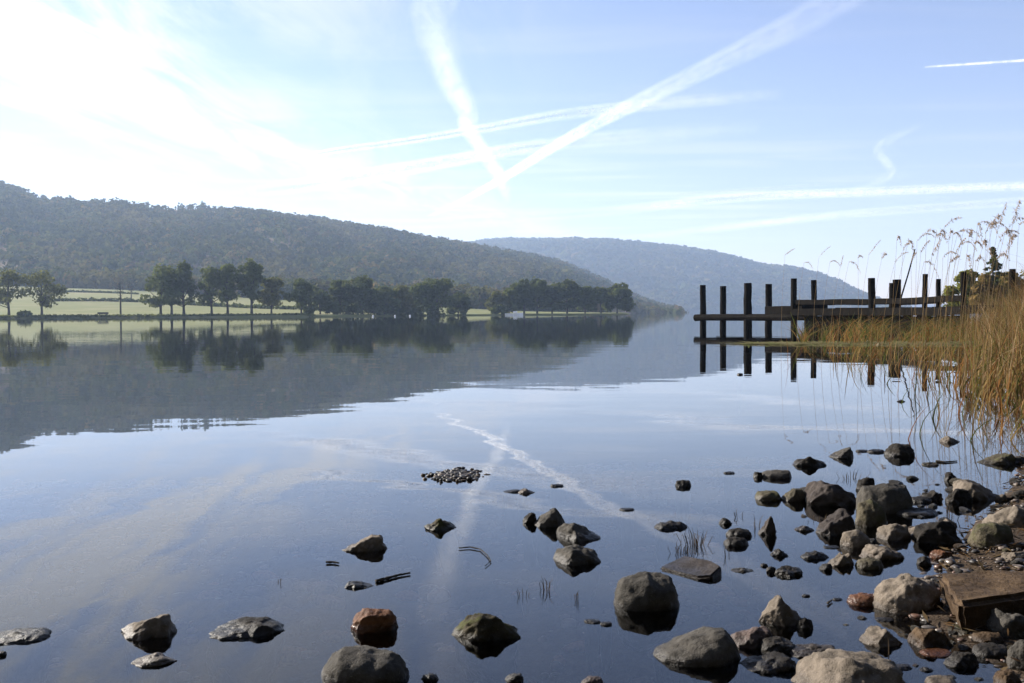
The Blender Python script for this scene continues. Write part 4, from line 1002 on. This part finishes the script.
# ------------------------------------------------------------------ contrails (real tubes of ice cloud at 9 km)
def contrail_mat():
    m, t, out = new_mat('ice_cloud')
    geo = t.node('ShaderNodeNewGeometry'); fd = t.node('ShaderNodeAttribute', attribute_name='fade').outputs['Fac']
    tg = t.node('ShaderNodeAttribute', attribute_name='axis').outputs['Vector']
    d0 = t.node('ShaderNodeVectorMath', operation='DOT_PRODUCT'); t.l.new(tg, d0.inputs[0]); t.l.new(geo.outputs['Incoming'], d0.inputs[1])
    sc_ = t.node('ShaderNodeVectorMath', operation='SCALE'); t.l.new(tg, sc_.inputs[0]); t.l.new(d0.outputs['Value'], sc_.inputs['Scale'])
    sb = t.node('ShaderNodeVectorMath', operation='SUBTRACT'); t.l.new(geo.outputs['Incoming'], sb.inputs[0]); t.l.new(sc_.outputs[0], sb.inputs[1])
    nm = t.node('ShaderNodeVectorMath', operation='NORMALIZE'); t.l.new(sb.outputs[0], nm.inputs[0])
    dp = t.node('ShaderNodeVectorMath', operation='DOT_PRODUCT'); t.l.new(geo.outputs['Normal'], dp.inputs[0]); t.l.new(nm.outputs[0], dp.inputs[1])
    f = t.m('MULTIPLY', t.m('POWER', t.m('ABSOLUTE', dp.outputs['Value']), 2.6), 0.36)
    n = t.noise(t.mapping(geo.outputs['Position'], (1, .35, 1)), 0.0016, 8, .68, .8)
    a = t.m('MULTIPLY', t.m('MULTIPLY', f, fd), t.ramp(n, .34, .62, .35, 1.0), clamp=True)
    d = t.node('ShaderNodeBsdfDiffuse'); d.inputs[0].default_value = (.85, .85, .85, 1)
    tl = t.node('ShaderNodeBsdfTranslucent'); tl.inputs[0].default_value = (.85, .85, .85, 1)
    # a cloud of ice crystals has no surface of its own: light it from the upper left side whatever way the hull faces
    cn = t.node('ShaderNodeCombineXYZ'); cn.inputs[0].default_value = -.74; cn.inputs[1].default_value = .43; cn.inputs[2].default_value = .52
    t.l.new(cn.outputs[0], d.inputs['Normal']); t.l.new(cn.outputs[0], tl.inputs['Normal'])
    ms = t.node('ShaderNodeAddShader'); t.l.new(d.outputs[0], ms.inputs[0]); t.l.new(tl.outputs[0], ms.inputs[1])
    tr = t.node('ShaderNodeBsdfTransparent'); mx = t.node('ShaderNodeMixShader'); t.l.new(a, mx.inputs[0]); t.l.new(tr.outputs[0], mx.inputs[1]); t.l.new(ms.outputs[0], mx.inputs[2])
    t.l.new(mx.outputs[0], out.inputs[0]); return m
M['ice'] = contrail_mat()
def contrail(pts, label, alt=9000.0):
    P = []
    for (x, y, w, f) in pts:
        d = ray(x, y); s = alt / max(d.z, .02); P.append((Vector((0, 0, CAMH)) + d * s, w * .82 / 2 / F * s, f * .78))
    # resample
    n = 60; k = np.linspace(0, len(P) - 1, n); V, Fc, Fd, Tg = [], [], [], []; seg = 16
    def cr(i, t, g):
        a, b, c, d = [g(P[max(0, min(len(P) - 1, j))]) for j in (i-1, i, i+1, i+2)]
        return 0.5 * ((2 * b) + (c - a) * t + (2 * a - 5 * b + 4 * c - d) * t * t + (3 * b - a - 3 * c + d) * t ** 3)
    pts3 = []
    for q in k:
        i = min(int(q), len(P) - 2); t = q - i
        pts3.append((cr(i, t, lambda p: p[0]), max(1, cr(i, t, lambda p: p[1])), max(0, cr(i, t, lambda p: p[2]))))
    c0 = pts3[0][0]
    for i, (p, r_, f) in enumerate(pts3):
        d = (pts3[min(i+1, n-1)][0] - pts3[max(i-1, 0)][0]).normalized(); a = d.cross(Vector((0, 0, 1))).normalized(); b = a.cross(d)
        for j in range(seg):
            an = 2 * math.pi * j / seg; V.append(p - c0 + a * math.cos(an) * r_ * 1.2 + b * math.sin(an) * r_); Fd.append(f); Tg.append(d[:])
    for i in range(n - 1):
        for j in range(seg): Fc.append((i*seg+j, i*seg+(j+1) % seg, (i+1)*seg+(j+1) % seg, (i+1)*seg+j))
    o = mesh_obj('contrail', V, Fc, M['ice'], smooth=True, loc=c0, attr={'fade': ('FLOAT', Fd)}); at_ = o.data.attributes.new('axis', 'FLOAT_VECTOR', 'POINT'); at_.data.foreach_set('vector', np.array(Tg, np.float32).ravel())
    tag(o, label, 'contrail'); return o
contrail([(437,-90,60,.12),(438,-20,50,.22),(434,25,46,.28),(449,75,36,.36),(466,112,26,.45),(469,130,20,.6),(484,152,18,.5),(500,178,18,.5),(506,200,10,.1)], 'broad ragged vapour trail drifting down through the middle of the sky')
contrail([(430,216,4,.5),(460,202,7,1.3),(500,180,11,1.5),(560,143,14,1.0),(640,101,20,.55),(720,62,27,.32),(800,22,36,.2),(870,-20,40,.1)], 'long straight vapour trail climbing from the centre to the upper right')
contrail([(286,159,5,.6),(340,150,9,1.4),(400,142,10,1.3),(480,129,12,1.),(560,115,15,.8),(650,105,17,.65),(780,94,15,.1)], 'thin bright vapour trail crossing behind the ragged one, upper of the two crossing lines')
contrail([(250,192,16,.3),(340,180,22,1.0),(450,161,18,1.1),(530,147,18,.8),(640,136,22,.4),(760,128,20,.05)], 'soft wide vapour trail below the thin bright one, lower of the two crossing lines')
contrail([(380,226,10,.1),(480,220,14,.35),(600,212,13,.4),(720,199,13,.9),(860,192,12,1.1),(1100,183,12,1.1)], 'long faint level vapour trail above the far hill')
contrail([(620,238,6,.1),(720,228,11,.45),(850,214,11,.6),(1100,196,11,.7)], 'lower faint level vapour trail nearest to the hilltops on the right')
contrail([(815,196,6,.1),(868,186,9,.12),(890,172,11,.18),(880,152,13,.18),(892,138,12,.13),(925,124,8,.05)], 'small hooked wisp of vapour trail on the right')
contrail([(925,67,3,.5),(970,64,4,1.1),(1060,58,4,1.1)], 'short thin vapour trail cut by the upper right edge')
contrail([(680,194,2,.2),(740,190,3,.5),(800,186,3,.4),(860,182,3,.1)], 'hair thin vapour trail between the level ones')

# ------------------------------------------------------------------ light, sky, haze
SUN_AZ, SUN_EL = -60.0, 26.0
SKY_STR, SUN_STR, EXPO = 0.064, 5.0, 1.5
sd = Vector((math.sin(R(SUN_AZ)) * math.cos(R(SUN_EL)), math.cos(R(SUN_AZ)) * math.cos(R(SUN_EL)), math.sin(R(SUN_EL))))
L = bpy.data.lights.new('sun', 'SUN'); L.energy = SUN_STR; L.angle = R(0.53); L.color = (1.0, 0.93, 0.83)
lo = bpy.data.objects.new('sun', L); COL.objects.link(lo); lo.rotation_euler = (-sd).to_track_quat('-Z', 'Y').to_euler()
W = bpy.data.worlds.new('World'); SC.world = W; W.use_nodes = True; W.node_tree.nodes.clear(); t = NT(W.node_tree)
sky = t.node('ShaderNodeTexSky'); sky.sky_type = 'NISHITA'; sky.sun_disc = False; sky.sun_elevation = R(SUN_EL); sky.sun_rotation = R(SUN_AZ)
sky.air_density = 1.0; sky.dust_density = 0.08; sky.ozone_density = 1.2; sky.altitude = 50
tc = t.node('ShaderNodeTexCoord').outputs['Generated']; sp = t.node('ShaderNodeSeparateXYZ'); t.l.new(tc, sp.inputs[0])
dz = t.m('MAXIMUM', sp.outputs[2], 0.025); U = t.m('DIVIDE', sp.outputs[0], dz); Vv = t.m('DIVIDE', sp.outputs[1], dz)
cb = t.node('ShaderNodeCombineXYZ'); t.l.new(U, cb.inputs[0]); t.l.new(Vv, cb.inputs[1]); Pv = cb.outputs[0]
# cirrus sheets (wind streaked)
w1 = t.noise(t.mapping(Pv, (2.4, 0.5, 1), (0, 0, 0.32)), 1.0, 8, 0.62, 0.7)
w2 = t.noise(t.mapping(Pv, (0.5, 1.6, 1), (0, 0, -0.12), (3, 5, 0)), 1.0, 6, 0.55, 0.4)
cl = t.m('SUBTRACT', U, t.m('ADD', -1.75, t.m('MULTIPLY', t.m('MAXIMUM', t.m('SUBTRACT', Vv, 5.3), 0), 0.30)))
band = t.m('POWER', 2.718, t.m('MULTIPLY', t.m('MULTIPLY', cl, cl), -4.0))
leftw = t.ramp(U, 0.6, -3.2, 0.0, 1.0)
c1 = t.m('MULTIPLY', band, t.ramp(w1, 0.34, 0.62, .1, 1.0))
c2 = t.m('MULTIPLY', leftw, t.ramp(w1, 0.42, 0.66, 0, 0.55))
c3 = t.m('MULTIPLY', t.ramp(w2, 0.46, 0.72, 0, 0.6), t.ramp(Vv, 4.5, 9, .25, 1.0))
c3 = t.m('MULTIPLY', c3, t.ramp(U, 5.0, 1.0, .2, 1.0))
c4_ = t.m('MULTIPLY', t.m('MULTIPLY', t.ramp(Vv, 4.4, 2.8), t.ramp(U, 0.5, -1.0)), t.ramp(w1, .36, .64, .0, .6))
cm = t.m('ADD', t.m('ADD', t.m('ADD', c1, c4_), c2), c3, clamp=True)
cm = t.m('MULTIPLY', cm, t.ramp(sp.outputs[2], 0.0, 0.06))
cm = t.m('MULTIPLY', cm, 0.85)
# cloud brightness follows the sky behind it: forward scattered sunlight, whiter and brighter
bw = t.node('ShaderNodeRGBToBW'); t.l.new(sky.outputs[0], bw.inputs[0])
wb = t.m('MINIMUM', t.m('ADD', t.m('MULTIPLY', bw.outputs[0], 1.1), 1.6), 7.0)
wc = t.node('ShaderNodeCombineColor'); t.set(wc.inputs[0], wb); t.set(wc.inputs[1], wb); t.set(wc.inputs[2], t.m('MULTIPLY', wb, 1.02))
skc = t.mix(cm, t.mix(1.0, sky.outputs[0], (1.02, 0.90, 1.02, 1), 'MULTIPLY'), wc.outputs[0])
bg = t.node('ShaderNodeBackground'); t.l.new(skc, bg.inputs[0]); bg.inputs[1].default_value = SKY_STR
wo = t.node('ShaderNodeOutputWorld'); t.l.new(bg.outputs[0], wo.inputs[0])

def haze():
    x0, x1, y0, y1, z0, z1 = -2600, 2600, -80, 4600, -6, 330
    V = [(x, y, z) for z in (z0, z1) for y in (y0, y1) for x in (x0, x1)]
    Fc = [(0, 2, 3, 1), (4, 5, 7, 6), (0, 1, 5, 4), (2, 6, 7, 3), (0, 4, 6, 2), (1, 3, 7, 5)]
    m, t, out = new_mat('haze'); v = t.node('ShaderNodeVolumePrincipled')
    v.inputs['Color'].default_value = (.50, .66, .94, 1); v.inputs['Density'].default_value = 2.1e-4; v.inputs['Anisotropy'].default_value = .25
    t.l.new(v.outputs[0], out.inputs['Volume']); o = mesh_obj('haze', V, Fc, m); tag(o, 'thin morning haze over the lake and hills', 'haze', kind='stuff')
haze()

SC.render.engine = 'CYCLES'
SC.cycles.max_bounces = 8; SC.cycles.transparent_max_bounces = 24; SC.cycles.volume_bounces = 1
SC.view_settings.view_transform = 'Standard'; SC.view_settings.look = 'None'; SC.view_settings.gamma = 1.0
SC.view_settings.exposure = EXPO; SC.view_settings.use_curve_mapping = False
SC.render.resolution_x = 1024; SC.render.resolution_y = 683
